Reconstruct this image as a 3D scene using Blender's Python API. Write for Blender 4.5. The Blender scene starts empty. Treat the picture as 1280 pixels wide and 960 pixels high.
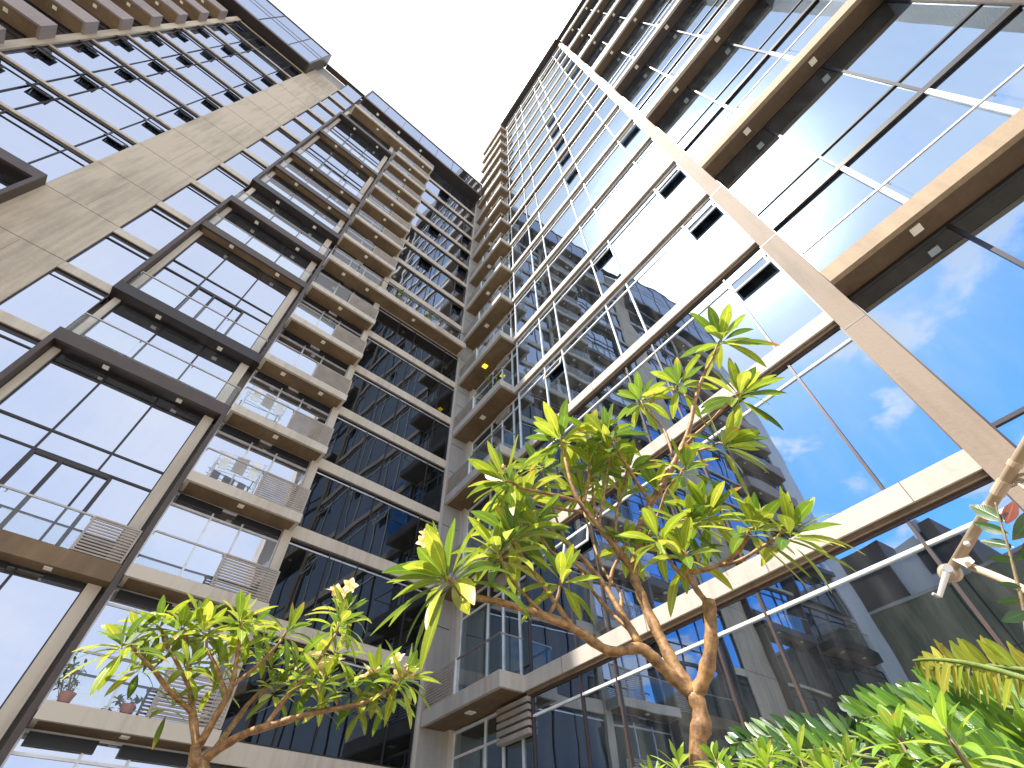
import bpy, bmesh, math, random
from mathutils import Vector, Matrix, noise

random.seed(11)
S = bpy.context.scene
COL = S.collection
H = 3.3                 # storey height of the left block
Z0 = 2.115              # slab level 0
EYE = Vector((0.0, 0.0, 1.6))
FOC = 592.3             # focal length in pixels of a 1280 wide picture
# camera rotation: columns of R are image right, image down, forward, in world space
RW = Matrix(((-0.7536068, -0.4958114, -0.4315645),
             (0.6570843, -0.5860124, -0.4741622),
             (-0.0178071, -0.6409061, 0.7674127)))
FX, FY = -10.400, -16.872          # outer corner line of the left block
UR = Vector((0.082730, 0.996572, 0))   # along the right block, away from the corner
NR = Vector((0.996572, -0.082730, 0))  # outward normal of the right block
OR = Vector((FX - 1.25, FY, 0))
SUN = Vector((0.492, -0.096, 0.866)).normalized()
FWD = Vector((-0.6731, -0.7395, 0))
RGT = Vector((-0.7395, 0.6731, 0))


def zk(k):
    return Z0 + k * H


def at(px, py, hd):
    """the point seen at (px, py) of the photo whose horizontal distance is hd"""
    d = RW @ Vector(((px - 640) / FOC, (py - 480) / FOC, 1.0))
    return EYE + d * (hd / math.hypot(d.x, d.y))


# ------------------------------------------------------------------ materials
def newmat(name):
    m = bpy.data.materials.new(name)
    m.use_nodes = True
    nt = m.node_tree
    nt.nodes.clear()
    return m, nt, nt.nodes, nt.links


def out(nt, sh):
    o = nt.nodes.new('ShaderNodeOutputMaterial')
    nt.links.new(sh, o.inputs[0])


def concrete(name, c1, c2, rough=0.75, scale=0.35, streak=0.35, joint=None):
    m, nt, N, L = newmat(name)
    tc = N.new('ShaderNodeTexCoord')
    mp = N.new('ShaderNodeMapping'); mp.inputs['Scale'].default_value = (scale, scale, scale * 0.45)
    L.new(tc.outputs['Object'], mp.inputs[0])
    n1 = N.new('ShaderNodeTexNoise'); n1.inputs['Scale'].default_value = 1.0
    n1.inputs['Detail'].default_value = 8; n1.inputs['Roughness'].default_value = 0.62
    L.new(mp.outputs[0], n1.inputs[0])
    mp2 = N.new('ShaderNodeMapping'); mp2.inputs['Scale'].default_value = (5, 5, 0.35)
    L.new(tc.outputs['Object'], mp2.inputs[0])
    n2 = N.new('ShaderNodeTexNoise'); n2.inputs['Scale'].default_value = 1.0; n2.inputs['Detail'].default_value = 4
    L.new(mp2.outputs[0], n2.inputs[0])
    n3 = N.new('ShaderNodeTexNoise'); n3.inputs['Scale'].default_value = 14; n3.inputs['Detail'].default_value = 3
    L.new(tc.outputs['Object'], n3.inputs[0])
    mx = N.new('ShaderNodeMath'); mx.operation = 'MULTIPLY_ADD'
    L.new(n2.outputs[0], mx.inputs[0]); mx.inputs[1].default_value = streak
    L.new(n1.outputs[0], mx.inputs[2])
    m3 = N.new('ShaderNodeMath'); m3.operation = 'MULTIPLY_ADD'
    L.new(n3.outputs[0], m3.inputs[0]); m3.inputs[1].default_value = 0.16
    L.new(mx.outputs[0], m3.inputs[2])
    rp = N.new('ShaderNodeValToRGB')
    rp.color_ramp.elements[0].position = 0.42; rp.color_ramp.elements[0].color = (*c2, 1)
    rp.color_ramp.elements[1].position = 0.92; rp.color_ramp.elements[1].color = (*c1, 1)
    L.new(m3.outputs[0], rp.inputs[0])
    b = N.new('ShaderNodeBsdfPrincipled'); b.inputs['Roughness'].default_value = rough
    L.new(rp.outputs[0], b.inputs['Base Color'])
    bp = N.new('ShaderNodeBump'); bp.inputs['Strength'].default_value = 0.25; bp.inputs['Distance'].default_value = 0.02
    L.new(n3.outputs[0], bp.inputs['Height']); L.new(bp.outputs[0], b.inputs['Normal'])
    out(nt, b.outputs[0])
    return m


def plain(name, c, rough=0.5, metal=0.0, var=0.15):
    m, nt, N, L = newmat(name)
    tc = N.new('ShaderNodeTexCoord')
    n1 = N.new('ShaderNodeTexNoise'); n1.inputs['Scale'].default_value = 2.3; n1.inputs['Detail'].default_value = 5
    L.new(tc.outputs['Object'], n1.inputs[0])
    rp = N.new('ShaderNodeValToRGB')
    rp.color_ramp.elements[0].position = 0.3; rp.color_ramp.elements[0].color = (*[x * (1 - var) for x in c], 1)
    rp.color_ramp.elements[1].position = 0.7; rp.color_ramp.elements[1].color = (*[min(1, x * (1 + var)) for x in c], 1)
    L.new(n1.outputs[0], rp.inputs[0])
    b = N.new('ShaderNodeBsdfPrincipled'); b.inputs['Roughness'].default_value = rough
    b.inputs['Metallic'].default_value = metal
    L.new(rp.outputs[0], b.inputs['Base Color'])
    out(nt, b.outputs[0])
    return m


def facade_glass(name, tint, ior=2.6, body=(0.010, 0.013, 0.016), dust=0.055):
    """solar glass: reflects strongly, the room behind stays dark"""
    m, nt, N, L = newmat(name)
    tc = N.new('ShaderNodeTexCoord')
    nz = N.new('ShaderNodeTexNoise'); nz.inputs['Scale'].default_value = 0.55; nz.inputs['Detail'].default_value = 1
    L.new(tc.outputs['Object'], nz.inputs[0])
    bp = N.new('ShaderNodeBump'); bp.inputs['Strength'].default_value = 0.17; bp.inputs['Distance'].default_value = 0.05
    L.new(nz.outputs[0], bp.inputs['Height'])
    fr = N.new('ShaderNodeFresnel'); fr.inputs['IOR'].default_value = ior
    L.new(bp.outputs[0], fr.inputs['Normal'])
    gl = N.new('ShaderNodeBsdfGlossy'); gl.inputs['Roughness'].default_value = 0.012
    gl.inputs['Color'].default_value = (*tint, 1)
    L.new(bp.outputs[0], gl.inputs['Normal'])
    df = N.new('ShaderNodeBsdfDiffuse'); df.inputs['Color'].default_value = (*body, 1)
    mpd = N.new('ShaderNodeMapping'); mpd.inputs['Scale'].default_value = (2.2, 2.2, 0.5); L.new(tc.outputs['Object'], mpd.inputs[0])
    nd = N.new('ShaderNodeTexNoise'); nd.inputs['Scale'].default_value = 1.4; nd.inputs['Detail'].default_value = 7; L.new(mpd.outputs[0], nd.inputs[0])
    md = N.new('ShaderNodeMapRange'); md.inputs[1].default_value = 0.42; md.inputs[2].default_value = 0.8; md.inputs[4].default_value = dust
    L.new(nd.outputs[0], md.inputs[0])
    dd = N.new('ShaderNodeBsdfDiffuse'); dd.inputs['Color'].default_value = (0.5, 0.48, 0.44, 1)
    mx = N.new('ShaderNodeMixShader')
    L.new(fr.outputs[0], mx.inputs[0]); L.new(df.outputs[0], mx.inputs[1]); L.new(gl.outputs[0], mx.inputs[2])
    mq = N.new('ShaderNodeMixShader'); L.new(md.outputs[0], mq.inputs[0]); L.new(mx.outputs[0], mq.inputs[1]); L.new(dd.outputs[0], mq.inputs[2])
    out(nt, mq.outputs[0])
    return m


def clear_glass(name, tint=(0.975, 0.988, 0.985)):
    m, nt, N, L = newmat(name)
    tr = N.new('ShaderNodeBsdfTransparent'); tr.inputs['Color'].default_value = (*tint, 1)
    gl = N.new('ShaderNodeBsdfGlossy'); gl.inputs['Roughness'].default_value = 0.02
    lw = N.new('ShaderNodeLayerWeight'); lw.inputs['Blend'].default_value = 0.5
    p3 = N.new('ShaderNodeMath'); p3.operation = 'POWER'; p3.inputs[1].default_value = 3.0
    L.new(lw.outputs['Facing'], p3.inputs[0])
    p4 = N.new('ShaderNodeMath'); p4.operation = 'MULTIPLY_ADD'; p4.inputs[1].default_value = 0.7; p4.inputs[2].default_value = 0.07
    L.new(p3.outputs[0], p4.inputs[0])
    ge = N.new('ShaderNodeNewGeometry')
    bf = N.new('ShaderNodeMath'); bf.operation = 'SUBTRACT'; bf.inputs[0].default_value = 1.0
    L.new(ge.outputs['Backfacing'], bf.inputs[1])
    fr = N.new('ShaderNodeMath'); fr.operation = 'MULTIPLY'
    L.new(p4.outputs[0], fr.inputs[0]); L.new(bf.outputs[0], fr.inputs[1])
    mx = N.new('ShaderNodeMixShader')
    L.new(fr.outputs[0], mx.inputs[0]); L.new(tr.outputs[0], mx.inputs[1]); L.new(gl.outputs[0], mx.inputs[2])
    out(nt, mx.outputs[0])
    return m


def leafmat(name, trans=0.45, rough=0.34, vein=1.0, spots=1.0):
    m, nt, N, L = newmat(name)
    at_ = N.new('ShaderNodeAttribute'); at_.attribute_name = 'tone'
    lv = N.new('ShaderNodeAttribute'); lv.attribute_name = 'blade'      # x = across (0 midrib .. 1 edge), y = along
    sp = N.new('ShaderNodeSeparateXYZ'); L.new(lv.outputs['Vector'], sp.inputs[0])
    def math_(op, a, b=None, c=None):
        n = N.new('ShaderNodeMath'); n.operation = op
        for k, v in enumerate((a, b, c)):
            if v is None: continue
            if isinstance(v, (int, float)): n.inputs[k].default_value = v
            else: L.new(v, n.inputs[k])
        return n.outputs[0]
    ph = math_('MULTIPLY_ADD', sp.outputs[1], 95.0, math_('MULTIPLY', sp.outputs[0], -16.0))
    lat = math_('POWER', math_('MULTIPLY_ADD', math_('SINE', ph), 0.5, 0.5), 7.0)
    mid = N.new('ShaderNodeMapRange'); mid.inputs[1].default_value = 0.03; mid.inputs[2].default_value = 0.13
    mid.inputs[3].default_value = 1.0; mid.inputs[4].default_value = 0.0; L.new(sp.outputs[0], mid.inputs[0])
    vv = math_('ADD', math_('MULTIPLY', lat, 0.22 * vein), math_('MULTIPLY', mid.outputs[0], 0.75 * vein))
    uv = N.new('ShaderNodeTexCoord')
    nz = N.new('ShaderNodeTexNoise'); nz.inputs['Scale'].default_value = 11; nz.inputs['Detail'].default_value = 5
    L.new(uv.outputs['Object'], nz.inputs[0])
    val = math_('ADD', math_('MULTIPLY_ADD', nz.outputs[0], 0.9, 0.5), vv)
    hs = N.new('ShaderNodeHueSaturation')
    L.new(val, hs.inputs['Value']); L.new(at_.outputs['Color'], hs.inputs['Color'])
    n2 = N.new('ShaderNodeTexNoise'); n2.inputs['Scale'].default_value = 34; n2.inputs['Detail'].default_value = 3
    L.new(uv.outputs['Object'], n2.inputs[0])
    sm = N.new('ShaderNodeMapRange'); sm.inputs[1].default_value = 0.66; sm.inputs[2].default_value = 0.72
    sm.inputs[4].default_value = 0.8 * spots; L.new(n2.outputs[0], sm.inputs[0])
    mc = N.new('ShaderNodeMix'); mc.data_type = 'RGBA'; mc.inputs[7].default_value = (0.16, 0.085, 0.02, 1)
    L.new(sm.outputs[0], mc.inputs[0]); L.new(hs.outputs[0], mc.inputs[6])
    b = N.new('ShaderNodeBsdfPrincipled'); b.inputs['Roughness'].default_value = rough
    b.inputs['Specular IOR Level'].default_value = 0.6
    L.new(mc.outputs[2], b.inputs['Base Color'])
    bp = N.new('ShaderNodeBump'); bp.inputs['Strength'].default_value = 0.35 * vein; bp.inputs['Distance'].default_value = 0.004
    L.new(vv, bp.inputs['Height']); L.new(bp.outputs[0], b.inputs['Normal'])
    tl = N.new('ShaderNodeBsdfTranslucent')
    g2 = N.new('ShaderNodeHueSaturation'); g2.inputs['Value'].default_value = 1.5; g2.inputs['Hue'].default_value = 0.485
    L.new(mc.outputs[2], g2.inputs['Color']); L.new(g2.outputs[0], tl.inputs['Color'])
    mx = N.new('ShaderNodeMixShader'); mx.inputs[0].default_value = trans
    L.new(b.outputs[0], mx.inputs[1]); L.new(tl.outputs[0], mx.inputs[2])
    out(nt, mx.outputs[0])
    return m


def barkmat(name, c1, c2):
    m, nt, N, L = newmat(name)
    tc = N.new('ShaderNodeTexCoord')
    n1 = N.new('ShaderNodeTexNoise'); n1.inputs['Scale'].default_value = 26; n1.inputs['Detail'].default_value = 8; n1.inputs['Roughness'].default_value = 0.65
    L.new(tc.outputs['Object'], n1.inputs[0])
    rp = N.new('ShaderNodeValToRGB')
    rp.color_ramp.elements[0].position = 0.35; rp.color_ramp.elements[0].color = (*c2, 1)
    rp.color_ramp.elements[1].position = 0.68; rp.color_ramp.elements[1].color = (*c1, 1)
    L.new(n1.outputs[0], rp.inputs[0])
    b = N.new('ShaderNodeBsdfPrincipled'); b.inputs['Roughness'].default_value = 0.55
    L.new(rp.outputs[0], b.inputs['Base Color'])
    bp = N.new('ShaderNodeBump'); bp.inputs['Strength'].default_value = 0.5; bp.inputs['Distance'].default_value = 0.01
    L.new(n1.outputs[0], bp.inputs['Height']); L.new(bp.outputs[0], b.inputs['Normal'])
    out(nt, b.outputs[0])
    return m


def lampmat(name, c, e):
    m, nt, N, L = newmat(name)
    b = N.new('ShaderNodeBsdfPrincipled'); b.inputs['Base Color'].default_value = (*c, 1)
    b.inputs['Emission Color'].default_value = (*c, 1); b.inputs['Emission Strength'].default_value = e
    out(nt, b.outputs[0])
    return m


M = {}
M['tan'] = concrete('tan_concrete', (0.50, 0.41, 0.30), (0.185, 0.145, 0.10), scale=0.28, streak=0.5)
M['cream'] = concrete('cream_render', (0.56, 0.48, 0.38), (0.30, 0.24, 0.175), streak=0.6)
M['white'] = concrete('pale_render', (0.46, 0.405, 0.34), (0.28, 0.235, 0.19), streak=0.6)
M['pink'] = concrete('pinkish_render', (0.235, 0.175, 0.125), (0.125, 0.09, 0.062), streak=0.6)
M['tan2'] = concrete('deep_tan_render', (0.33, 0.235, 0.14), (0.16, 0.11, 0.062), streak=0.55)
M['mauve'] = concrete('grey_brown_render', (0.30, 0.24, 0.215), (0.20, 0.155, 0.135), streak=0.35)
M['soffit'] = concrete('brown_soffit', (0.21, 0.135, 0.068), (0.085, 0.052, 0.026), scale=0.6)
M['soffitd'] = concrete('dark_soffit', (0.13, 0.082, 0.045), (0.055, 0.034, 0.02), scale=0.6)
M['grey'] = concrete('grey_concrete', (0.40, 0.37, 0.33), (0.25, 0.225, 0.20))
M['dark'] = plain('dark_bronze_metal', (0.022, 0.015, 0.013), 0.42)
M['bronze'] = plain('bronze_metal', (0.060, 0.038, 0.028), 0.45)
M['black'] = plain('black_metal', (0.012, 0.011, 0.012), 0.4)
M['alu'] = plain('aluminium', (0.62, 0.60, 0.58), 0.35, 0.6)
M['paint'] = plain('white_paint', (0.74, 0.71, 0.67), 0.4)
M['steel'] = plain('steel_rail', (0.34, 0.31, 0.28), 0.35, 0.7)
M['louver'] = plain('taupe_louver', (0.36, 0.30, 0.245), 0.5)
M['glassL'] = facade_glass('left_facade_glass', (0.78, 0.84, 1.0), 6.6)
M['glassR'] = facade_glass('right_facade_glass', (0.66, 0.81, 1.0), 6.6)
M['glassC'] = facade_glass('darkened_facade_glass', (0.82, 0.88, 1.0), 1.75, (0.004, 0.005, 0.005), 0.018)  # copy of the left facade glass, dark reflections put into duller, blacker panes
M['glassD'] = facade_glass('door_glass', (0.72, 0.9, 1.0), 4.6)
M['clear'] = clear_glass('railing_glass')
M['lamp'] = lampmat('downlight_off', (0.85, 0.80, 0.66), 0.0)
M['lit'] = lampmat('downlight_lit', (1.0, 0.66, 0.02), 1.2)
M['leaf'] = leafmat('frangipani_leaf', 0.34)
M['frond'] = leafmat('cycad_leaf', 0.34, 0.30, 0.7, 0.6)
M['petal'] = leafmat('petal', 0.3, 0.5, 0.0, 0.0)
M['bark'] = barkmat('frangipani_bark', (0.46, 0.25, 0.09), (0.12, 0.055, 0.022))
M['bark2'] = barkmat('stem_bark', (0.26, 0.2, 0.09), (0.12, 0.08, 0.04))
M['rachis'] = barkmat('green_rachis', (0.16, 0.2, 0.035), (0.08, 0.12, 0.02))
M['soil'] = concrete('soil', (0.07, 0.045, 0.03), (0.03, 0.02, 0.014), 0.95, 2)
M['pave'] = concrete('paving', (0.36, 0.33, 0.29), (0.24, 0.215, 0.19), 0.8, 0.4)
M['moss'] = concrete('mossy_concrete', (0.20, 0.185, 0.11), (0.022, 0.032, 0.016), 0.9, 0.22, 0.45)
M['terra'] = plain('terracotta', (0.36, 0.10, 0.05), 0.7)
M['poletan'] = plain('tan_pole_paint', (0.50, 0.38, 0.27), 0.38)
M['nbgrey'] = concrete('neighbour_grey', (0.52, 0.53, 0.55), (0.40, 0.41, 0.43))
M['nbbrown'] = concrete('neighbour_brown', (0.085, 0.06, 0.05), (0.05, 0.035, 0.03))


# ------------------------------------------------------------------ mesh building
class MB:
    def __init__(self):
        self.v = []; self.f = []; self.mi = []

    def box(self, a0, a1, b0, b1, c0, c1, mi=0):
        i = len(self.v)
        for a in (a0, a1):
            for b in (b0, b1):
                for c in (c0, c1):
                    self.v.append((a, b, c))
        for q in ((0, 1, 3, 2), (4, 6, 7, 5), (0, 4, 5, 1), (2, 3, 7, 6), (0, 2, 6, 4), (1, 5, 7, 3)):
            self.f.append([i + x for x in q]); self.mi.append(mi)

    def poly(self, pts, mi=0):
        i = len(self.v)
        self.v += [tuple(p) for p in pts]
        self.f.append(list(range(i, i + len(pts)))); self.mi.append(mi)

    def tube(self, pts, radii, n=8, mi=0, cap=True):
        P = [Vector(p) for p in pts]
        up = Vector((0.31, 0.17, 0.93)).normalized()
        rings = []
        for j, p in enumerate(P):
            t = (P[min(j + 1, len(P) - 1)] - P[max(j - 1, 0)]).normalized()
            u = up - t * up.dot(t)
            if u.length < 1e-3:
                u = Vector((1, 0, 0)) - t * t.x
            u.normalize(); w = t.cross(u); up = u
            i = len(self.v)
            for k in range(n):
                a = 2 * math.pi * k / n
                self.v.append(tuple(p + (u * math.cos(a) + w * math.sin(a)) * radii[j]))
            rings.append(i)
        for r0, r1 in zip(rings, rings[1:]):
            for k in range(n):
                self.f.append([r0 + k, r0 + (k + 1) % n, r1 + (k + 1) % n, r1 + k]); self.mi.append(mi)
        if cap:
            self.f.append([rings[0] + k for k in reversed(range(n))]); self.mi.append(mi)
            self.f.append([rings[-1] + k for k in range(n)]); self.mi.append(mi)

    def build(self, name, mats, parent=None, smooth=False, fix=True):
        me = bpy.data.meshes.new(name)
        me.from_pydata(self.v, [], self.f)
        if not isinstance(mats, (list, tuple)):
            mats = [mats]
        for m in mats:
            me.materials.append(m)
        me.polygons.foreach_set('material_index', self.mi)
        if fix:
            bm = bmesh.new(); bm.from_mesh(me)
            bmesh.ops.recalc_face_normals(bm, faces=bm.faces)
            bm.to_mesh(me); bm.free()
        if smooth:
            me.polygons.foreach_set('use_smooth', [True] * len(me.polygons))
        o = bpy.data.objects.new(name, me)
        COL.objects.link(o)
        if parent is not None:
            o.parent = parent
        return o


def tag(o, label=None, cat=None, group=None, kind=None):
    if label: o['label'] = label
    if cat: o['category'] = cat
    if group: o['group'] = group
    if kind: o['kind'] = kind
    return o


def empty(name, loc, rz=0.0):
    o = bpy.data.objects.new(name, None)
    o.empty_display_size = 0.3
    o.location = loc; o.rotation_euler = (0, 0, rz)
    COL.objects.link(o)
    return o


class Wing:
    """a facade frame: s along the wall from the corner, n outward, z up"""
    def __init__(self, root, sgn):
        self.root = root; self.g = sgn

    def box(self, mb, s0, s1, n0, n1, z0, z1, mi=0):
        a, b = sorted((self.g * s0, self.g * s1))
        mb.box(a, b, n0, n1, z0, z1, mi)

    def part(self, name, mat, boxes, parent=None):
        o = None
        for b in boxes:                      # every piece is a part of its own
            mb = MB()
            self.box(mb, *b)
            o = mb.build(name, mat, parent or self.root)
        return o

    def window(self, name, s0, s1, z0, z1, n, glass, fmat, mull=(), trans=(), fw=0.055, edge=True, skip=(), tilt=0.009, tmat=None):
        ss = [s0] + sorted(mull) + [s1]
        zz = [z0] + sorted(trans) + [z1]
        mb = MB()
        for i in range(len(ss) - 1):
            for j in range(len(zz) - 1):
                if (i, j) in skip:
                    continue
                t = [random.uniform(-tilt, tilt) for _ in range(3)]
                q = [(ss[i], zz[j]), (ss[i + 1], zz[j]), (ss[i + 1], zz[j + 1]), (ss[i], zz[j + 1])]
                d = [t[0], t[1], t[1] + t[2] - t[0], t[2]]
                d[2] = d[1] + d[3] - d[0]
                mb.poly([(self.g * a, n + e, c) for (a, c), e in zip(q, d)])
        w = mb.build(name, glass, self.root, fix=False)
        # normals outward (+n)
        me = w.data
        if me.polygons and me.polygons[0].normal.y < 0:
            me.flip_normals()
        fb = MB(); h = fw / 2
        for s in mull:
            self.box(fb, s - h, s + h, n - 0.03, n + 0.05, z0, z1)
        tb_ = MB()
        for z in trans:
            self.box(tb_ if tmat else fb, s0, s1, n - 0.031, n + 0.045, z - h, z + h)
        if edge:
            for s in (s0, s1):
                self.box(fb, s - h, s + h, n - 0.032, n + 0.055, z0, z1)
            self.box(fb, s0, s1, n - 0.033, n + 0.052, z0, z0 + fw)
            self.box(fb, s0, s1, n - 0.033, n + 0.052, z1 - fw, z1)
        if fb.v:
            fb.build('window_frame', fmat, w)
        if tb_.v:
            tb_.build('transom', tmat, w)
        return w

    def sash(self, parent, s0, s1, z0, z1, n, glass, fmat, ang=22, gap=True):
        """top hung window pushed outward"""
        mb = MB(); L = z1 - z0; a = math.radians(ang)
        dn, dz = L * math.sin(a), L * math.cos(a)
        def P(s, t, e):
            return (self.g * s, n + dn * t + e * math.cos(a), z1 - dz * t + e * math.sin(a))
        def slab(sa, sb, ta, tb, e0, e1, mi):
            i = len(mb.v)
            for s in (sa, sb):
                for t in (ta, tb):
                    for e in (e0, e1):
                        mb.v.append(P(s, t, e))
            for q in ((0, 1, 3, 2), (4, 6, 7, 5), (0, 4, 5, 1), (2, 3, 7, 6), (0, 2, 6, 4), (1, 5, 7, 3)):
                mb.f.append([i + x for x in q]); mb.mi.append(mi)
        f = 0.06
        slab(s0 + f, s1 - f, f / L, 1 - f / L, 0.065, 0.075, 0)
        slab(s0, s0 + f, 0, 1, 0.05, 0.1, 1); slab(s1 - f, s1, 0, 1, 0.05, 0.1, 1)
        slab(s0 + f, s1 - f, 0, f / L, 0.05, 0.1, 1); slab(s0 + f, s1 - f, 1 - f / L, 1, 0.05, 0.1, 1)
        o = mb.build('awning_sash', [glass, fmat], parent)
        if not gap:
            return o
        op = MB()
        self.box(op, s0 + 0.03, s1 - 0.03, n + 0.006, n + 0.016, z0 + 0.03, z1 - 0.03)
        op.build('dark_gap_panel', M['black'], parent)  # black sheet painting the darkness of the gap behind the open sash
        return o

    def downlights(self, parent, spots, z, r=0.095, mat=None):
        for (s, n) in spots:
            mb = MB()
            self.box(mb, s - r, s + r, n - r, n + r, z - 0.035, z - 0.002)
            mb.build('downlight', mat or M['lamp'], parent)

    def rail(self, parent, s0, s1, n, z, h=1.12, posts=1.6, ends=(), nin=0.0, mat=None):
        """glass balustrade with a handrail"""
        gb = MB(); rb = MB()
        k = max(1, int(round(abs(s1 - s0) / posts)))
        st = (s1 - s0) / k
        for i in range(k):
            self.box(gb, s0 + i * st + 0.03, s0 + (i + 1) * st - 0.03, n - 0.006, n + 0.006, z + 0.03, z + h - 0.10)
        for e in ends:
            self.box(gb, e - 0.006, e + 0.006, nin, n - 0.05, z + 0.03, z + h - 0.10)
            self.box(rb, e - 0.02, e + 0.02, nin, n - 0.03, z + h - 0.09, z + h - 0.05)
        self.box(rb, s0, s1, n - 0.025, n + 0.025, z + h - 0.09, z + h - 0.04)
        for i in range(k + 1):
            self.box(rb, s0 + i * st - 0.018, s0 + i * st + 0.018, n - 0.06, n - 0.02, z + h - 0.16, z + h - 0.06)
        g = gb.build('glass_railing', M['clear'], parent)
        rb.build('handrail', mat or M['steel'], g)

    def louver(self, parent, s0, s1, n, z0, z1, pitch=0.085, mat=None, name='louver_screen'):
        mb = MB(); z = z0
        while z < z1 - 0.03:
            self.box(mb, s0 + 0.03, s1 - 0.03, n - 0.03, n + 0.008, z, z + pitch * 0.5)
            z += pitch
        for s in (s0, s1):
            self.box(mb, s - 0.03, s + 0.03, n - 0.04, n + 0.02, z0 - 0.01, z1)
        self.box(mb, s0, s1, n - 0.035, n + 0.016, z1 - 0.045, z1 + 0.005)
        mb.build(name, mat or M['louver'], parent)


# ================================================================== LEFT BLOCK
LB = empty('apartment_tower', (FX, FY, 0), 0.0)
tag(LB, 'left glass apartment tower with broad bare concrete strip and dark projecting bay frames', 'building')
Lw = Wing(LB, 1)
END = 34.2
TOP = 18.3
gL, fd = M['glassL'], M['dark']
# body behind the glass
Lw.part('core_wall', M['grey'], [(-1.25, 37.4, -12, -0.55, -2, zk(TOP) - 0.12)])
Lw.part('corner_wall', M['grey'], [(-1.245, 0.0, -0.5, -0.02, 0, zk(17))])
# shallow panel joints on the corner return wall
jb = MB()
for k in range(0, 17):
    for dz in (0.55, 1.9):
        Lw.box(jb, -1.1, -0.25, -0.03, -0.014, zk(k) - dz, zk(k) - dz + 0.035)
jb.build('wall_joint', M['bronze'], LB)
Lw.part('corner_trim', M['white'], [(-0.13, 0.0, -0.02, 0.05, 0, zk(17.0))])
# concrete strip with its pour joints
cs = Lw.part('concrete_panel', M['tan'], [(17.7, 20.45, -0.5, 0.03, 0, zk(16.0)), (17.7, 20.3, -0.5, 0.028, zk(16.0), zk(17.0))])
for k in range(0, 17):
    jb = MB()
    Lw.box(jb, 17.72, 20.43, 0.03, 0.036, zk(k) - 0.02, zk(k) + 0.005)
    jb.build('pour_joint', M['soffit'], cs)
for k in range(0, 16, 2):
    Lw.part('panel_joint', M['soffit'], [(19.05, 19.06, 0.03, 0.035, zk(k) + 0.1, zk(k + 1) - 0.1)], cs)
Lw.part('end_wall', M['nbgrey'], [(END, 37.4, -0.5, 0.02, 0, zk(TOP + 1.0))])
# roof edge
Lw.part('parapet', M['bronze'], [(15.5, 20.3, -0.5, 0.06, zk(TOP) - 0.12, zk(TOP)), (-1.2, 37.3, -12, -0.6, zk(TOP) - 0.11, zk(TOP) - 0.02)])

# slab edges (one per storey), stopping at the concrete strip
for k in range(-0, 18):
    z1 = zk(k); z0 = z1 - 0.5
    bx = []
    if k <= 16:
        bx.append((0.0, 6.3, -0.5, 0.0, z0, z1))
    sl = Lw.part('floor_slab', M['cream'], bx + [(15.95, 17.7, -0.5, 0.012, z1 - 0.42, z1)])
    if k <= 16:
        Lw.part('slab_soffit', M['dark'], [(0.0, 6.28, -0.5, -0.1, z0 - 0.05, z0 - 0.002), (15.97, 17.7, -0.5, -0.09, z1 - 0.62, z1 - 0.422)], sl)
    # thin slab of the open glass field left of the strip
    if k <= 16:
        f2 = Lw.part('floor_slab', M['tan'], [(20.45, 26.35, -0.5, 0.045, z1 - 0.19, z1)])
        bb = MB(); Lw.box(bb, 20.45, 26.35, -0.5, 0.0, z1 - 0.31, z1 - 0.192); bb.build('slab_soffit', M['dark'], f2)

# ---- corner glazing, s 0..6.3
for k in range(-1, 17):
    z0, z1 = zk(k), zk(k + 1) - 0.55
    if k == 16:
        z1 = zk(17.05)
    tr = [z1 - 0.2] if k == 7 else [zk(k + 1) - 0.72]
    w = Lw.window('corner_window', 0.0, 6.3, z0, z1, -0.10, M['glassC'] if k < 8 else gL, M['dark'], mull=[1.05, 3.4, 4.6], trans=tr, fw=0.05, tmat=M['alu'] if k < 8 else M['dark'])
    if k in (9, 10, 11, 12, 13):
        Lw.sash(w, 0.08, 1.0, z1 - 0.95, z1 - 0.28, -0.14, gL, M['dark'], 25)
    if k in (10, 12, 15):
        Lw.sash(w, 3.45, 4.55, z1 - 1.05, z1 - 0.22, -0.14, gL, M['dark'], 25)

# ---- balcony stack, s 6.3..10.3
Lw.part('pilaster', M['cream'], [(6.22, 6.55, -0.5, 0.06, 0, zk(16) - 0.4)])
for k in range(-1, 16):
    z0, z1 = zk(k), zk(k + 1) - 0.36
    w = Lw.window('balcony_door', 6.55, 10.2, z0, z1, -0.12, gL, M['alu'], mull=[7.9, 8.9], trans=[z1 - 0.45], fw=0.06)
    Lw.part('head_louver', M['black'], [(6.6, 8.2, -0.11, -0.03, z1 - 0.30, z1 - 0.05), (8.7, 10.1, -0.11, -0.03, z1 - 0.30, z1 - 0.05)], w)

def balcony(name, s0, s1, d, k, th=0.4, fascia=None, soffit=None, lights=(), glass=None, screen=None, up=0.0, ends=(), rail_posts=1.6):
    z1 = zk(k) + up; z0 = zk(k) - th
    mb = MB()
    Lw.box(mb, s0, s1, d - 0.12, d, z0, z1, 0)                 # fascia beam
    Lw.box(mb, s0, s0 + 0.12, 0.0, d - 0.12, z0, z1, 0)
    Lw.box(mb, s1 - 0.12, s1, 0.0, d - 0.12, z0, z1, 0)
    o = mb.build(name, fascia or M['cream'], LB)
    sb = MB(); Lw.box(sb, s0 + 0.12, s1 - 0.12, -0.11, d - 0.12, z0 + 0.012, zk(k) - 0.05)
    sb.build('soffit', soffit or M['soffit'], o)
    Lw.downlights(o, [(s, d * 0.55) for s in lights], z0 + 0.012)
    if glass:
        Lw.rail(o, glass[0], glass[1], d - 0.06, z1, posts=rail_posts, ends=ends)
    if screen:
        Lw.louver(o, screen[0], screen[1], d - 0.05, z1 + 0.04, z1 + 1.08)
    return o

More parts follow.
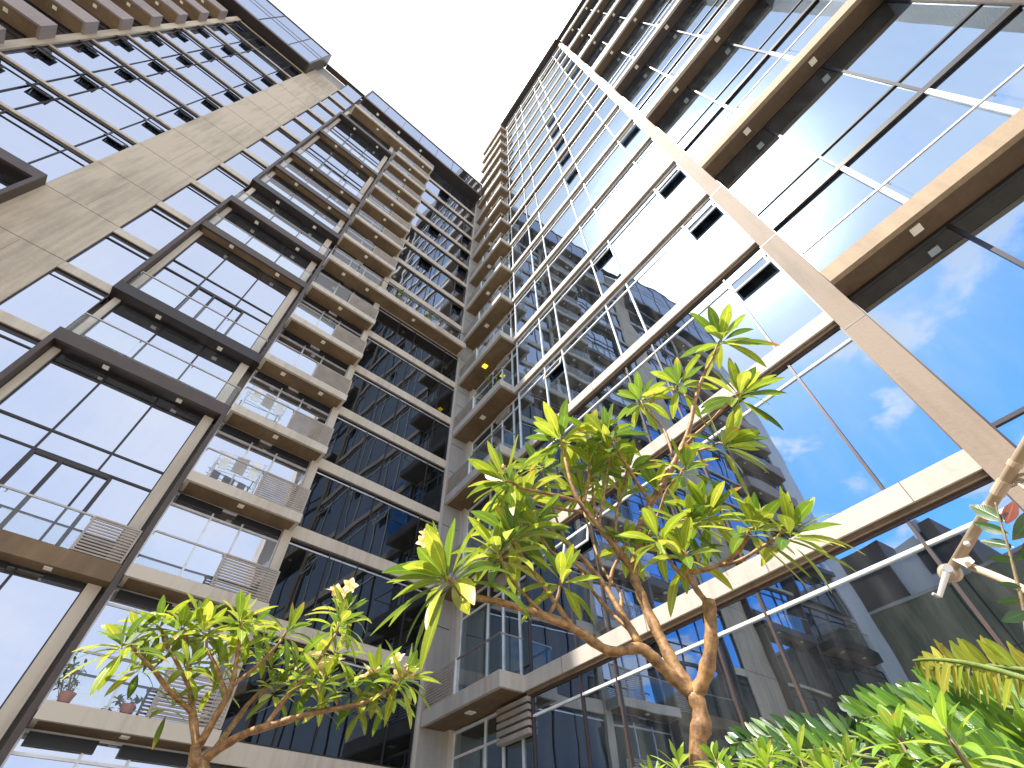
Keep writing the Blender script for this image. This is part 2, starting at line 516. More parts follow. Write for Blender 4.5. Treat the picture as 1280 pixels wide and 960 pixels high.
for k in range(0, 16):
    if k == 8:
        continue
    d = 0.8 if k < 8 else 0.85
    balcony('balcony', 6.3, 10.2, d, k, th=0.36, lights=[8.3] if k != 5 else [7.4, 9.2], glass=(8.15, 10.15), screen=(6.36, 8.1), ends=())
# long balconies
balcony('balcony', 0.05, 10.2, 0.9, 8, th=0.5, lights=[4.0, 7.4, 9.0], glass=(0.1, 10.1), ends=(0.1,))
balcony('balcony', 6.3, 15.5, 0.95, 16, th=0.45, lights=[7.3, 10.0, 12.7], glass=(8.0, 15.3), screen=(6.36, 7.9))

# ---- dark framed bays, s 10.3..15.9
def portal(k0, k1, s0, s1, d=0.52, name='bay_frame'):
    mb = MB()
    zt, zb = zk(k1), zk(k0)
    Lw.box(mb, s0, s1, d - 0.14, d, zt - 0.53, zt, 0)          # front of the head
    Lw.box(mb, s0, s0 + 0.16, -0.3, d - 0.0, zb, zt - 0.53, 0)  # side fins
    Lw.box(mb, s1 - 0.16, s1, -0.3, d - 0.0, zb, zt - 0.53, 0)
    Lw.box(mb, s0, s0 + 0.16, -0.3, d - 0.14, zt - 0.53, zt, 0)
    Lw.box(mb, s1 - 0.16, s1, -0.3, d - 0.14, zt - 0.53, zt, 0)
    o = mb.build(name, M['bronze'], LB)
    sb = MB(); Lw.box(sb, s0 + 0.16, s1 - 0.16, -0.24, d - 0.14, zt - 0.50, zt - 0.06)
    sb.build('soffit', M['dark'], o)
    return o
F1 = portal(-0.64, 4, 10.22, 15.92)
F2 = portal(5, 8, 10.22, 15.92)
F3 = portal(9, 15, 10.22, 15.92)
for f, k in ((F1, 4), (F2, 8), (F3, 15)):
    Lw.downlights(f, [(11.8, 0.2), (14.2, 0.2)], zk(k) - 0.50)
# frame sills: dark underside of frames 2 and 3
for f, k in ((F2, 5), (F3, 9)):
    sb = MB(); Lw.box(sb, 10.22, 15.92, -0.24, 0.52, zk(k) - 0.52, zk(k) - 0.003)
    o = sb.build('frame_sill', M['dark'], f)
    Lw.downlights(o, [(11.8, 0.2), (14.2, 0.2)], zk(k) - 0.52)
# railings on top of frames 1, 2 (terraces) and inside them
for f, k in ((F1, 4), (F2, 8)):
    Lw.rail(f, 10.3, 15.8, 0.46, zk(k), posts=1.85, ends=(15.8,))
for f, k in ((F2, 5), (F3, 9)):
    Lw.rail(f, 10.45, 15.7, 0.46, zk(k), posts=1.75)
for k in (2, 7, 10, 11, 13):
    balcony('balcony', 10.39, 15.75, 0.47, k, th=0.5, fascia=M['soffit'] if k in (2,) else M['bronze'], lights=[11.8, 14.2],
            glass=(11.7, 15.7) if k == 2 else (10.45, 15.7), screen=(10.45, 11.65) if k == 2 else None)
balcony('balcony', 10.39, 15.75, 0.47, 0, th=0.5, fascia=M['soffit'], lights=[11.8, 14.2], glass=(11.7, 15.7), screen=(10.45, 11.65))
cols = []
for (a, b) in ((-0.64, 2), (2, 4), (4, 5), (5, 7), (7, 8), (8, 9), (9, 10), (10, 11), (11, 13), (13, 15), (15, 16)):
    z0 = zk(a); z1 = zk(b) - 0.5
    two = b - a > 1.5
    if a == -0.64:
        tr = [zk(1) - 0.2, zk(1) - 0.9]
    elif two:
        tr = [zk(a + 1.02), zk(a + 0.8)]
    else:
        tr = []
    w = Lw.window('bay_window', 10.85, 15.5, z0, z1, -0.12, gL, M['black'], mull=[12.4, 14.05] if two else [12.3, 13.9], trans=tr, fw=0.06)
    Lw.part('head_louver', M['black'], [(10.9, 11.8, -0.11, -0.03, z1 - 0.16, z1 + 0.02), (12.6, 15.3, -0.11, -0.03, z1 - 0.16, z1 + 0.02)], w)
    if two:
        # sliding door leaf frame standing ajar
        db = MB()
        for s in (12.0, 13.3, 14.0):
            Lw.box(db, s - 0.05, s + 0.05, -0.11, -0.05, z0, zk(a + 0.78))
        Lw.box(db, 12.05, 13.95, -0.11, -0.051, zk(a + 0.76), zk(a + 0.79))
        db.build('sliding_door_frame', M['dark'], w)
    cols.append((10.5, 10.84, -0.35, 0.05, z0, z1))
    cols.append((15.51, 15.74, -0.35, 0.05, z0, z1))
Lw.part('pilaster', M['cream'], cols)

# ---- narrow strip windows, s 15.95..17.7, and the glass field, s 20.45..26.35
for k in range(-1, 18):
    z0, z1 = max(0, zk(k)), zk(k + 1) - 0.42
    if k == 17:
        z1 = zk(TOP) - 0.12
    w = Lw.window('window', 15.95, 17.7, z0, z1, -0.10, gL, M['dark'], trans=[z1 - 0.42], fw=0.045)
    z1 = zk(k + 1) - 0.312
    if k >= 16:
        continue
    w = Lw.window('field_window', 20.45, 26.35, z0, z1, -0.05, gL, M['dark'], mull=[21.42, 23.68, 24.58], trans=[z1 - 0.45], fw=0.035)
    if k >= 7:
        Lw.sash(w, 20.55, 21.38, zk(k) + 2.02, zk(k) + 2.5, -0.05, gL, M['dark'], 12 if k < 9 else 18, False)
        Lw.sash(w, 23.72, 24.54, zk(k) + 2.0, zk(k) + 2.5, -0.05, gL, M['dark'], 18, False)
        Lw.sash(w, 25.5, 26.3, zk(k) + 1.85, zk(k) + 2.4, -0.05, gL, M['dark'], 14, False)
    elif k == 6:
        Lw.sash(w, 23.72, 24.54, zk(k) + 2.0, zk(k) + 2.5, -0.05, gL, M['dark'], 18, False)
Lw.part('pilaster', M['tan'], [(26.35, 26.75, -0.5, 0.12, 0, zk(16))])

# far left bay stack with deep upstand balconies
for k in range(-1, 17):
    z0, z1 = max(0, zk(k)), zk(k + 1) - 0.5
    if k == 16:
        z1 = zk(17)
    Lw.window('end_bay_window', 26.75, END, z0, z1, -0.2, gL, M['black'], mull=[28.6, 30.5, 32.4], trans=[z1 - 0.5], fw=0.06)
for k in range(7, 16):
    balcony('balcony', 26.6, 33.4, 0.84, k, th=0.5, fascia=M['mauve'], lights=[28.0, 30.8], up=0.66)
for k in range(0, 7, 2):
    balcony('balcony', 27.4, 32.6, 1.0, k, th=0.5, fascia=M['dark'], lights=[28.8, 31.0], glass=(27.5, 32.5), ends=(27.5,))

F4 = portal(-0.64, 6, 20.4, 26.3)
Lw.downlights(F4, [(21.9, 0.4), (24.6, 0.4)], zk(6) - 0.50)
for k in (2, 4):
    balcony('balcony', 20.6, 26.1, 0.7, k, th=0.5, fascia=M['bronze'], lights=[21.9, 24.6], glass=(20.7, 26.0))

# roof crowns
def crown(s0, s1, d, kb, kt, soff, mull, wmat):
    zb, zt = zk(kb), zk(kt)
    mb = MB()
    Lw.box(mb, s0, s1, d - 0.1, d, zt - 0.22, zt)
    Lw.box(mb, s0, s1, d - 0.1, d, zb, zb + 0.4)
    Lw.box(mb, s0, s0 + 0.18, -0.3, d - 0.1, zb, zt)
    Lw.box(mb, s1 - 0.18, s1, -0.3, d - 0.1, zb, zt)
    Lw.box(mb, s0, s0 + 0.14, d - 0.1, d - 0.004, zb + 0.4, zt - 0.22)
    Lw.box(mb, s1 - 0.14, s1, d - 0.1, d - 0.004, zb + 0.4, zt - 0.22)
    Lw.box(mb, s0 + 0.18, s1 - 0.18, -0.3, d - 0.11, zt - 0.12, zt - 0.02)
    o = mb.build('roof_crown', M['bronze'], LB)
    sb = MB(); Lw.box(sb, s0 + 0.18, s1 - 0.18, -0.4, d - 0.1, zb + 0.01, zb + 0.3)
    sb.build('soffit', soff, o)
    w = Lw.window('crown_window', s0 + 0.14, s1 - 0.14, zb + 0.4, zt - 0.22, d - 0.06, wmat, M['bronze'], mull=mull, trans=[], fw=0.04)
    w.parent = o
    return o
c1 = crown(0.0, 15.5, 1.05, 17.05, 18.3, M['dark'], [2.2, 4.4, 6.6, 8.8, 11.0, 13.2], gL)
Lw.downlights(c1, [(8.2, 0.55), (11.0, 0.55), (13.6, 0.55)], zk(17.05) + 0.01, 0.12)
c2 = crown(20.35, 36.9, 1.0, 16.05, 18.35, M['dark'], [22.6, 25.4, 28.2, 31.0, 33.8], gL)
tb = MB(); Lw.box(tb, 20.5, 36.7, 0.95, 0.975, zk(17.1), zk(17.1) + 0.05); Lw.box(tb, 20.5, 36.7, 0.95, 0.975, zk(17.4), zk(17.4) + 0.05)
tb.build('crown_transom', M['steel'], c2)

# ================================================================== RIGHT BLOCK
rzR = math.atan2(NR.y, NR.x) - math.pi / 2       # local +Y = outward normal
RB = empty('apartment_tower', (OR.x, OR.y, 0), rzR)
tag(RB, 'taller glass apartment tower on the right with pale slab bands and a long tan pilaster', 'building')
Rw = Wing(RB, -1)
RH = 1.405
def rk(j):
    return zk(1.51 + RH * j)
gR = M['glassR']
REND = 30.0
ztopR = zk(25.0)
Rw.part('core_wall', M['grey'], [(-0.0, REND, -12, -0.7, -2, ztopR + 3.0)])
Rw.part('pilaster', M['pink'], [(17.53, 18.06, -0.5, 0.12, 0, ztopR - 0.003)])
Rw.part('pilaster', M['cream'], [(0.02, 0.34, -0.5, 0.03, 0, ztopR)])
Rw.part('pilaster', M['cream'], [(24.95, 26.6, -0.7, 0.9, 0, ztopR - 2)])
jb = MB()
for q in range(0, 17):
    Rw.box(jb, 17.535, 18.055, 0.12, 0.126, rk(q) - 0.9, rk(q) - 0.87)
jb.build('panel_joint', M['bronze'], RB)
jb = MB()
for q in range(0, 17):
    for sx in (6.6, 9.9, 13.4, 16.4):
        Rw.box(jb, sx, sx + 0.015, 0.10, 0.104, rk(q) - 0.43, rk(q))
jb.build('slab_joint', M['bronze'], RB)
for j in range(-1, 17):
    z1 = rk(j)
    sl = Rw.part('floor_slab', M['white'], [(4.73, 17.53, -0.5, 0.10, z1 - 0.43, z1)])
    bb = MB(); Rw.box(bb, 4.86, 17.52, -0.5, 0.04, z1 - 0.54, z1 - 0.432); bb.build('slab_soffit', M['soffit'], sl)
    # glazing of the storey above
    za = z1; zb = rk(j + 1) - 0.54
    if j == 16:
        zb = ztopR
    tr = [zb - 0.55]
    w = Rw.window('curtain_window', 5.0, 17.53, za, zb, -0.07, gR, M['bronze'] if j < 2 else (M['paint'] if j < 7 else M['dark']), mull=[7.15, 8.5, 11.58, 12.9, 16.1], trans=tr, fw=0.06, tmat=M['paint'])
    cm = M['paint']
    def sash(a, b, zt=None, ang=20):
        Rw.sash(w, a + 0.05, b - 0.05, zb - 1.30, zb - 0.62, -0.07, gR, cm, min(ang, 14), False)
    if j in (1, 2, 3):
        sash(16.1, 17.5)
    if j in (0, 2, 9):
        sash(7.15, 8.5) if j != 9 else sash(11.58, 12.9)
    if j in (3, 6, 7, 8, 10):
        sash(11.58, 12.9)
    if j in (5, 11, 12, 13, 14, 15):
        sash(16.1, 17.5, None, 26)
    if j in (11, 12):
        sash(8.5, 11.5, None, 10) if False else None
    # balcony door behind the corner balconies
    zd = rk(j + 1) - 0.5 if j < 16 else ztopR
    dw = Rw.window('balcony_door', 0.34, 4.86, za, zd, -0.22, M['glassD'], M['paint'], mull=[2.3, 3.3, 4.3], trans=[zd - 0.75], fw=0.07)
    if j >= 0:
        Rw.part('head_louver', M['louver'], [(2.9, 4.0, -0.2, -0.05, zd - 0.62, zd - 0.1)], dw)

def rbalcony(j):
    d = 1.05; z1 = rk(j); z0 = z1 - 0.46
    mb = MB()
    Rw.box(mb, 0.03, 4.85, d - 0.14, d, z0, z1)
    Rw.box(mb, 4.73, 4.85, 0.105, d - 0.14, z0, z1)
    o = mb.build('balcony', M['white'], RB)
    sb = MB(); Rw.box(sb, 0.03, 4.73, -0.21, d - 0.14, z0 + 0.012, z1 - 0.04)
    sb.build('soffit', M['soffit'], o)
    Rw.downlights(o, [(2.35, 0.45)], z0 + 0.012, 0.14, M['lit'] if j == 4 else None)
    Rw.louver(o, 0.10, 2.1, d - 0.06, z1 + 0.04, z1 + 1.1, 0.095)
    Rw.rail(o, 2.15, 4.82, d - 0.06, z1, h=1.15, posts=1.35, ends=(4.82,), nin=0.1)
    # white post between screen and glass
    pb = MB(); Rw.box(pb, 2.12, 2.2, d - 0.1, d - 0.02, z1, z1 + 1.12); pb.build('post', M['paint'], o)
    return o
for j in range(0, 17):
    rbalcony(j)

# right hand bay stack beyond the pilaster
BT = [3.07 + 2.87 * i for i in range(8)]
for i, k in enumerate(BT):
    d = 0.74; z1 = zk(k); z0 = z1 - 0.50
    mb = MB(); Rw.box(mb, 18.06, 24.95, d - 0.16, d, z0, z1)
    o = mb.build('balcony', M['tan2'] if i < 2 else M['cream'], RB)
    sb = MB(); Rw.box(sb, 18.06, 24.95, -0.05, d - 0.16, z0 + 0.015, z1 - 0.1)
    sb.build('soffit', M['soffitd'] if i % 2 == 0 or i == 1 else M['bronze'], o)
    Rw.downlights(o, [(19.9, 0.36), (22.6, 0.36)], z0 + 0.015, 0.11)
    Rw.rail(o, 18.1, 24.9, d - 0.08, z1, h=1.12, posts=2.3, mat=M['alu'])
lo = 0.105
zbs = [zk(lo)] + [zk(k) for k in BT]
Rw.part('floor_slab', M['white'], [(18.06, 24.95, -0.5, 0.16, zk(lo) - 0.43, zk(lo))])
for i in range(9):
    za = zbs[i]; zb = (zk(BT[i]) - 0.50) if i < 8 else ztopR
    two = zb - za > 5
    tr = [za + 3.75, za + 4.95] if i > 0 else [zk(1.57), zk(0.9)]
    if zb - za < 5:
        tr = []
    w = Rw.window('bay_window', 18.06, 24.95, za, zb, -0.06, gR, M['dark'], mull=[20.35, 22.72], trans=tr, fw=0.08, edge=True)
    if i > 0 and two:
        db = MB()
        Rw.box(db, 18.1, 24.9, -0.05, 0.03, za + 3.66, za + 3.86)
        db.build('door_track', M['dark'], w)
        for s in (20.3, 22.66):
            Rw.part('sliding_door_frame', M['paint'], [(s, s + 0.13, -0.05, 0.02, za, za + 3.66)], w)
# ground storey of both right hand parts
Rw.window('ground_window', 0.34, 17.53, 0.1, rk(-1) - 0.55, -0.11, gR, M['dark'], mull=[2.3, 5.0, 8.5, 11.6, 14.6], trans=[], fw=0.07)
Rw.window('ground_window', 18.06, 24.95, 0.1, zk(lo) - 0.45, -0.36, gR, M['dark'], mull=[20.35, 22.7], trans=[], fw=0.07)
# louvres under the lowest corner balcony
lb = MB()
for q in range(5):
    z = rk(0) - 1.5 + q * 0.2
    Rw.box(lb, 3.35, 4.95, -0.16, 0.10, z, z + 0.13)
lb.build('louver_panel', M['louver'], RB)
# roof overhang
mb = MB()
Rw.box(mb, -0.1, 17.9, 0.55, 0.80, zk(25.0), zk(26.3))
Rw.box(mb, 17.75, 17.9, -0.5, 0.55, zk(25.0), zk(26.3))
Rw.box(mb, -0.1, 17.75, -0.7, 0.55, zk(26.15), zk(26.3))
ro = mb.build('roof_overhang', M['bronze'], RB)
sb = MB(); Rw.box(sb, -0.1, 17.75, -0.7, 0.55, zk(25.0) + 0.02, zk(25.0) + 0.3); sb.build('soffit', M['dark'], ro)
mb = MB(); Rw.box(mb, 17.9, 29.9, -0.6, 0.86, zk(24.4), zk(25.3))
mb.build('roof_edge', M['dark'], RB)

# ================================================================== surroundings seen in the glass
g = MB(); g.poly([(-600, -600, 0), (600, -600, 0), (600, 600, 0), (-600, 600, 0)])
tag(g.build('ground', M['pave']), kind='structure')

# neighbouring block behind the photographer's left shoulder
NB = empty('neighbour_building', (29, -18.5, 0), 0)
tag(NB, 'stained dark concrete block with grey and brown rooftop volumes, mirrored in the lower right glass', 'building')
mb = MB(); mb.box(0, 14, -4.0, 40, 0, 20.2); mb.build('stained_wall', M['moss'], NB)
mb = MB()
for y in (7.9, 15.2, 22.5, 29.8):
    mb.box(-0.02, 0, y, y + 0.12, 0, 20.1)
for z in (5, 10, 15):
    mb.box(-0.016, 0, 1.0, 40, z, z + 0.06)
mb.build('wall_joint', M['black'], NB)
mb = MB(); mb.box(-0.1, 14, -4.1, 40.1, 20.2, 20.45); mb.build('coping', M['grey'], NB)
mb = MB(); mb.box(0.6, 10, -1.2, 4.4, 20.45, 26.4); mb.build('roof_house', M['nbbrown'], NB)
mb = MB(); mb.box(0.8, 10, 4.4, 8.6, 20.45, 24.6); mb.box(0.8, 10, 5.3, 7.6, 24.6, 25.0); mb.build('penthouse', M['nbgrey'], NB)
mb = MB(); mb.box(0.7, 0.8, 7.2, 8.5, 21.6, 23.4); mb.build('window', M['black'], NB)
mb = MB(); mb.box(0.3, 10, 8.6, 9.6, 20.45, 23.9); mb.build('stair_house', M['nbbrown'], NB)

# ================================================================== planting
def setcol(me, cols):
    a = me.color_attributes.new('tone', 'FLOAT_COLOR', 'POINT')
    flat = []
    for c in cols:
        flat += [c[0], c[1], c[2], 1.0]
    a.data.foreach_set('color', flat)


class Leaves:
    def __init__(self):
        self.v = []; self.f = []; self.c = []; self.b = []

    def leaf(self, base, direc, up, length, width, col, droop=0.3, fold=0.25, seg=6, tip=None, shape=1.12, petiole=0.1):
        d = direc.normalized()
        side = d.cross(up)
        if side.length < 1e-3:
            side = d.cross(Vector((1, 0.2, 0)))
        side.normalize()
        p = Vector(base); i0 = len(self.v)
        cur = d.copy()
        st = length / seg
        ph = random.uniform(-0.25, 0.25)
        for i in range(seg + 1):
            t = i / seg
            tt = max(0, (t - petiole) / (1 - petiole))
            w = width * (math.sin(math.pi * min(1, tt ** shape * 0.98 + 0.0)) ** 0.85 if tt > 0 else 0.06)
            w = max(w, width * 0.05 if i < seg else 0.0015)
            nrm = side.cross(cur).normalized()
            wav = math.sin(t * 7 + ph * 9) * 0.05 * width
            for sgn in (-1, 0, 1):
                q = p + side * (sgn * w) + nrm * (abs(sgn) * w * fold + (wav if sgn else 0))
                self.v.append(tuple(q))
                k = 1.0
                cc = col
                if tip is not None and t > 0.72:
                    m_ = (t - 0.72) / 0.28
                    cc = tuple(a * (1 - m_) + b * m_ for a, b in zip(col, tip))
                self.c.append(tuple(x * k for x in cc)); self.b.append((abs(sgn), t, 0))
            if i < seg:
                a = i0 + i * 3
                self.f.append((a, a + 1, a + 4, a + 3)); self.f.append((a + 1, a + 2, a + 5, a + 4))
            p = p + cur * st
            cur = (cur + Vector((0, 0, -1)) * droop / seg * 1.6 + side * ph * 0.08).normalized()

    def build(self, name, mat, parent=None):
        me = bpy.data.meshes.new(name)
        me.from_pydata(self.v, [], self.f); me.materials.append(mat)
        me.polygons.foreach_set('use_smooth', [True] * len(me.polygons))
        setcol(me, self.c)
        a = me.attributes.new('blade', 'FLOAT_VECTOR', 'POINT')
        a.data.foreach_set('vector', [x for q in self.b for x in q])
        o = bpy.data.objects.new(name, me); COL.objects.link(o)
        if parent is not None: o.parent = parent
        return o


GREENS = [(0.20, 0.28, 0.022), (0.26, 0.33, 0.03), (0.13, 0.22, 0.022), (0.33, 0.37, 0.04), (0.08, 0.15, 0.018), (0.22, 0.29, 0.024)]


def smooth_path(pts, sub=4):
    P = [Vector(p) for p in pts]
    if len(P) < 3:
        return [P[0].lerp(P[-1], i / sub) for i in range(sub + 1)]
    outp = []
    for i in range(len(P) - 1):
        p0 = P[max(i - 1, 0)]; p1 = P[i]; p2 = P[i + 1]; p3 = P[min(i + 2, len(P) - 1)]
        for s in range(sub):
            t = s / sub
            outp.append(0.5 * ((2 * p1) + (p2 - p0) * t + (2 * p0 - 5 * p1 + 4 * p2 - p3) * t * t + (3 * p1 - p0 - 3 * p2 + p3) * t ** 3))
    outp.append(P[-1])
    return outp


def flower(parent, pos, scale, n=5):
    L_ = Leaves()
    for q in range(n):
        c = pos + Vector((random.uniform(-1, 1), random.uniform(-1, 1), random.uniform(-0.6, 1))) * 0.05 * scale
        ax = (Vector((random.uniform(-1, 1), random.uniform(-1, 1), random.uniform(0, 1))) - Vector((c - EYE).normalized()) * 1.2).normalized()
        u = ax.cross(Vector((0, 0, 1))).normalized(); w = ax.cross(u)
        for a in range(5):
            th = a * 2 * math.pi / 5
            dd = u * math.cos(th) + w * math.sin(th) + ax * 0.25
            L_.leaf(c, dd, ax, 0.042 * scale, 0.016 * scale, (0.85, 0.62, 0.22) if a % 2 else (0.85, 0.74, 0.5), 0.1, 0.1, 4, (0.92, 0.86, 0.78), 0.75, 0.0)
    return L_.build('flower_cluster', M['petal'], parent)


def rosette(L_, pos, axis, n, length, width, greens=GREENS, spread=1.0, old=0.10):
    axis = axis.normalized()
    u = axis.cross(Vector((0.3, 0.1, 1))).normalized(); w = axis.cross(u)
    th0 = random.uniform(0, 6.28)
    for i in range(n):
        th = th0 + i * 2.39996 + random.uniform(-0.25, 0.25)
        f = i / n                               # 0 = outer, old leaves ; 1 = inner, young
        el = math.radians(-14 + 86 * f + random.uniform(-12, 12)) * spread
        d = (u * math.cos(th) + w * math.sin(th)) * math.cos(el) + axis * math.sin(el)
        ln = length * random.uniform(0.78, 1.12) * (1.0 - 0.42 * f * f)
        col = random.choice(greens); v = random.uniform(0.8, 1.2)
        col = tuple(x * v for x in col)
        tip = None
        if random.random() < old:
            tip = random.choice([(0.45, 0.20, 0.03), (0.50, 0.36, 0.05)])
        L_.leaf(pos - axis * (0.05 * (1 - f)), d, axis, ln, width * random.uniform(0.85, 1.15), col, random.uniform(0.3, 0.95) * (1.25 - f), random.uniform(0.1, 0.35), 9, tip)


def make_tree(label, hd, trunk, limbs, rosettes, scale, flowers, base_z, leaflen, group=None, dens=1.45):
    """trunk / limbs: lists of (px, py, extra distance); radii in metres"""
    b = at(*trunk[0][:2], hd); base = Vector((b.x, b.y, base_z))
    T = empty('frangipani_tree', base)
    tag(T, label, 'tree', group)
    off = -base
    mb = MB()
    tr = [Vector((b.x, b.y, base_z))] + [at(p[0], p[1], hd + p[2]) for p in trunk]
    ends = []
    def add(path, r0, r1, sub=4):
        P = smooth_path(path, sub)
        n = len(P)
        R = []
        for i in range(n):
            t = i / (n - 1)
            R.append(0.7 * (r0 + (r1 - r0) * t) * (1 + 0.10 * math.sin(i * 2.1 + r0 * 900) + random.uniform(-0.09, 0.09)))
        mb.tube([p + off for p in P], R, 8)
        return P
    add(tr, trunk[0][3], trunk[-1][3])
    lim = {}
    for nm, pts, r0, r1 in limbs:
        path = [at(p[0], p[1], hd + p[2]) for p in pts]
        lim[nm] = (add(path, r0, r1), r1)
    L_ = Leaves()
    for (px, py, dz, n, ls, src) in rosettes:
        p = at(px, py, hd + dz)
        if src and src in lim:
            P, r1 = lim[src]
            q = P[-1]
            if (q - p).length > 0.02:
                mid = q.lerp(p, 0.5) + Vector((0, 0, 0.02))
                add([q, mid, p], r1, r1 * 0.8, 2)
            ax = (p - P[max(-6, -len(P))]).normalized()
        else:
            ax = Vector((0, 0, 1))
        ax = (ax * 0.75 + Vector((0, 0, 0.55)) + Vector((random.uniform(-.2, .2), random.uniform(-.2, .2), 0))).normalized()
        rosette(L_, p + off, ax, int(n * dens), leaflen * ls, leaflen * ls * 0.100)
    mb.build('trunk', M['bark'], T, smooth=True)
    L_.build('crown', M['leaf'], T)
    for (px, py, dz, s) in flowers:
        f = flower(None, Vector((0, 0, 0)), s)
        f.parent = T; f.location = at(px, py, hd + dz) + off
    return T

HD = 2.45
r = 0.030
trunk = [(884, 1010, 0.0, 0.062), (877, 900, 0.0, 0.052), (866, 868, 0.0, 0.047)]
limbs = [
    ('A', [(868, 872, 0), (882, 842, -0.02), (889, 800, -0.05), (886, 750, -0.06)], 0.046, 0.040),
    ('A1', [(885, 755, -0.06), (868, 733, -0.08), (860, 715, -0.1), (858, 700, -0.1)], 0.022, 0.015),
    ('A2', [(866, 730, -0.08), (842, 708, -0.1), (828, 684, -0.1)], 0.015, 0.011),
    ('A3', [(861, 716, -0.1), (893, 709, -0.14), (920, 692, -0.18), (934, 672, -0.2)], 0.017, 0.012),
    ('A4', [(900, 707, -0.15), (926, 700, -0.2), (952, 684, -0.22), (972, 672, -0.24)], 0.013, 0.010),
    ('B', [(866, 868, 0), (840, 846, -0.03), (812, 818, -0.08), (797, 810, -0.1), (762, 814, -0.14), (721, 788, -0.2), (677, 769, -0.25), (625, 753, -0.3), (578, 744, -0.34)], 0.042, 0.020),
    ('C', [(866, 868, 0), (842, 830, 0.03), (817, 780, 0.06), (798, 735, 0.08), (793, 712, 0.1), (804, 648, 0.15), (827, 608, 0.18), (849, 566, 0.2), (862, 534, 0.22), (869, 500, 0.25), (880, 468, 0.27), (892, 446, 0.28)], 0.046, 0.015),
    ('C1', [(849, 566, 0.2), (868, 545, 0.16), (889, 526, 0.12), (911, 502, 0.08)], 0.020, 0.013),
    ('C2', [(853, 566, 0.2), (874, 563, 0.14), (893, 557, 0.10)], 0.015, 0.012),
    ('C3', [(841, 570, 0.2), (829, 535, 0.26), (806, 510, 0.32)], 0.016, 0.012),
    ('C4', [(867, 500, 0.25), (855, 494, 0.28), (841, 487, 0.3)], 0.013, 0.011),
    ('C5', [(812, 628, 0.16), (785, 584, 0.1), (767, 557, 0.05)], 0.019, 0.013),
    ('C6', [(804, 655, 0.15), (826, 662, 0.08), (847, 656, 0.02)], 0.015, 0.011),
    ('D', [(793, 716, 0.1), (768, 682, 0.05), (744, 653, 0.0), (718, 616, -0.05), (706, 572, -0.05)], 0.030, 0.015),
    ('D1', [(722, 626, -0.05), (690, 618, -0.1), (650, 610, -0.18)], 0.016, 0.012),
    ('D2', [(728, 640, -0.03), (700, 636, 0.02), (664, 626, 0.06)], 0.015, 0.011),
    ('D3', [(730, 628, -0.03), (736, 595, 0.05), (738, 566, 0.1)], 0.015, 0.012),
    ('D4', [(752, 664, 0.0), (742, 628, 0.1), (741, 600, 0.16)], 0.014, 0.011),
    ('D5', [(770, 684, 0.05), (771, 640, 0.14), (782, 600, 0.2)], 0.014, 0.011),
    ('E', [(800, 806, -0.08), (776, 765, -0.05), (750, 724, -0.02), (720, 690, 0.0), (690, 664, 0.02), (664, 645, 0.04)], 0.026, 0.013),
    ('E1', [(760, 742, -0.02), (766, 712, 0.05), (778, 690, 0.1)], 0.015, 0.011),
    ('E2', [(775, 765, -0.05), (775, 740, 0.02), (752, 708, 0.1), (730, 640, 0.2)], 0.015, 0.010),
    ('G1', [(748, 660, 0.0), (756, 610, 0.05), (760, 580, 0.08)], 0.012, 0.009),
    ('G2', [(744, 724, -0.02), (712, 700, -0.06), (690, 690, -0.1), (676, 670, -0.1)], 0.012, 0.009),
    ('G3', [(796, 700, 0.1), (820, 650, 0.05), (834, 612, 0.0), (850, 596, -0.05)], 0.013, 0.010),
    ('G4', [(790, 790, -0.05), (742, 740, 0.1), (700, 660, 0.2), (680, 600, 0.25)], 0.015, 0.010),
    ('F', [(718, 787, -0.2), (686, 742, -0.2), (662, 708, -0.2), (641, 680, -0.2)], 0.018, 0.012),
    ('F1', [(680, 768, -0.25), (656, 744, -0.25), (640, 725, -0.25), (628, 704, -0.25)], 0.013, 0.010),
    ('F2', [(686, 768, -0.24), (696, 750, -0.26), (700, 732, -0.26)], 0.012, 0.010),
]
ros = [
    (902, 424, 0.28, 14, 1.1, 'C'), (926, 492, 0.06, 15, 1.0, 'C1'), (908, 556, 0.08, 15, 1.0, 'C2'), (800, 500, 0.34, 13, 0.9, 'C3'),
    (848, 480, 0.3, 12, 0.95, 'C4'), (757, 545, 0.04, 14, 0.95, 'C5'), (862, 652, 0.0, 15, 0.95, 'C6'), (700, 548, -0.05, 15, 1.0, 'D'),
    (630, 602, -0.2, 15, 1.0, 'D1'), (648, 622, 0.06, 14, 0.9, 'D2'), (738, 545, 0.1, 14, 0.85, 'D3'), (742, 585, 0.18, 13, 0.8, 'D4'),
    (786, 585, 0.22, 12, 0.8, 'D5'), (650, 640, 0.05, 14, 0.9, 'E'), (785, 680, 0.12, 12, 0.7, 'E1'), (726, 615, 0.22, 13, 0.8, 'E2'),
    (640, 668, -0.2, 15, 0.95, 'F'), (622, 690, -0.25, 13, 0.85, 'F1'), (702, 722, -0.26, 11, 0.7, 'F2'),
    (556, 722, -0.38, 20, 1.12, 'B'), (822, 672, -0.1, 12, 0.75, 'A2'), (856, 690, -0.1, 11, 0.75, 'A1'), (944, 660, -0.22, 15, 0.85, 'A3'), (990, 664, -0.26, 15, 0.85, 'A4'),
    (764, 565, 0.08, 12, 0.75, 'G1'), (670, 655, -0.1, 12, 0.75, 'G2'), (858, 585, -0.05, 12, 0.8, 'G3'), (676, 585, 0.26, 13, 0.8, 'G4'),
    (884, 640, 0.0, 13, 0.85, None), (820, 610, 0.3, 13, 0.8, None),
]
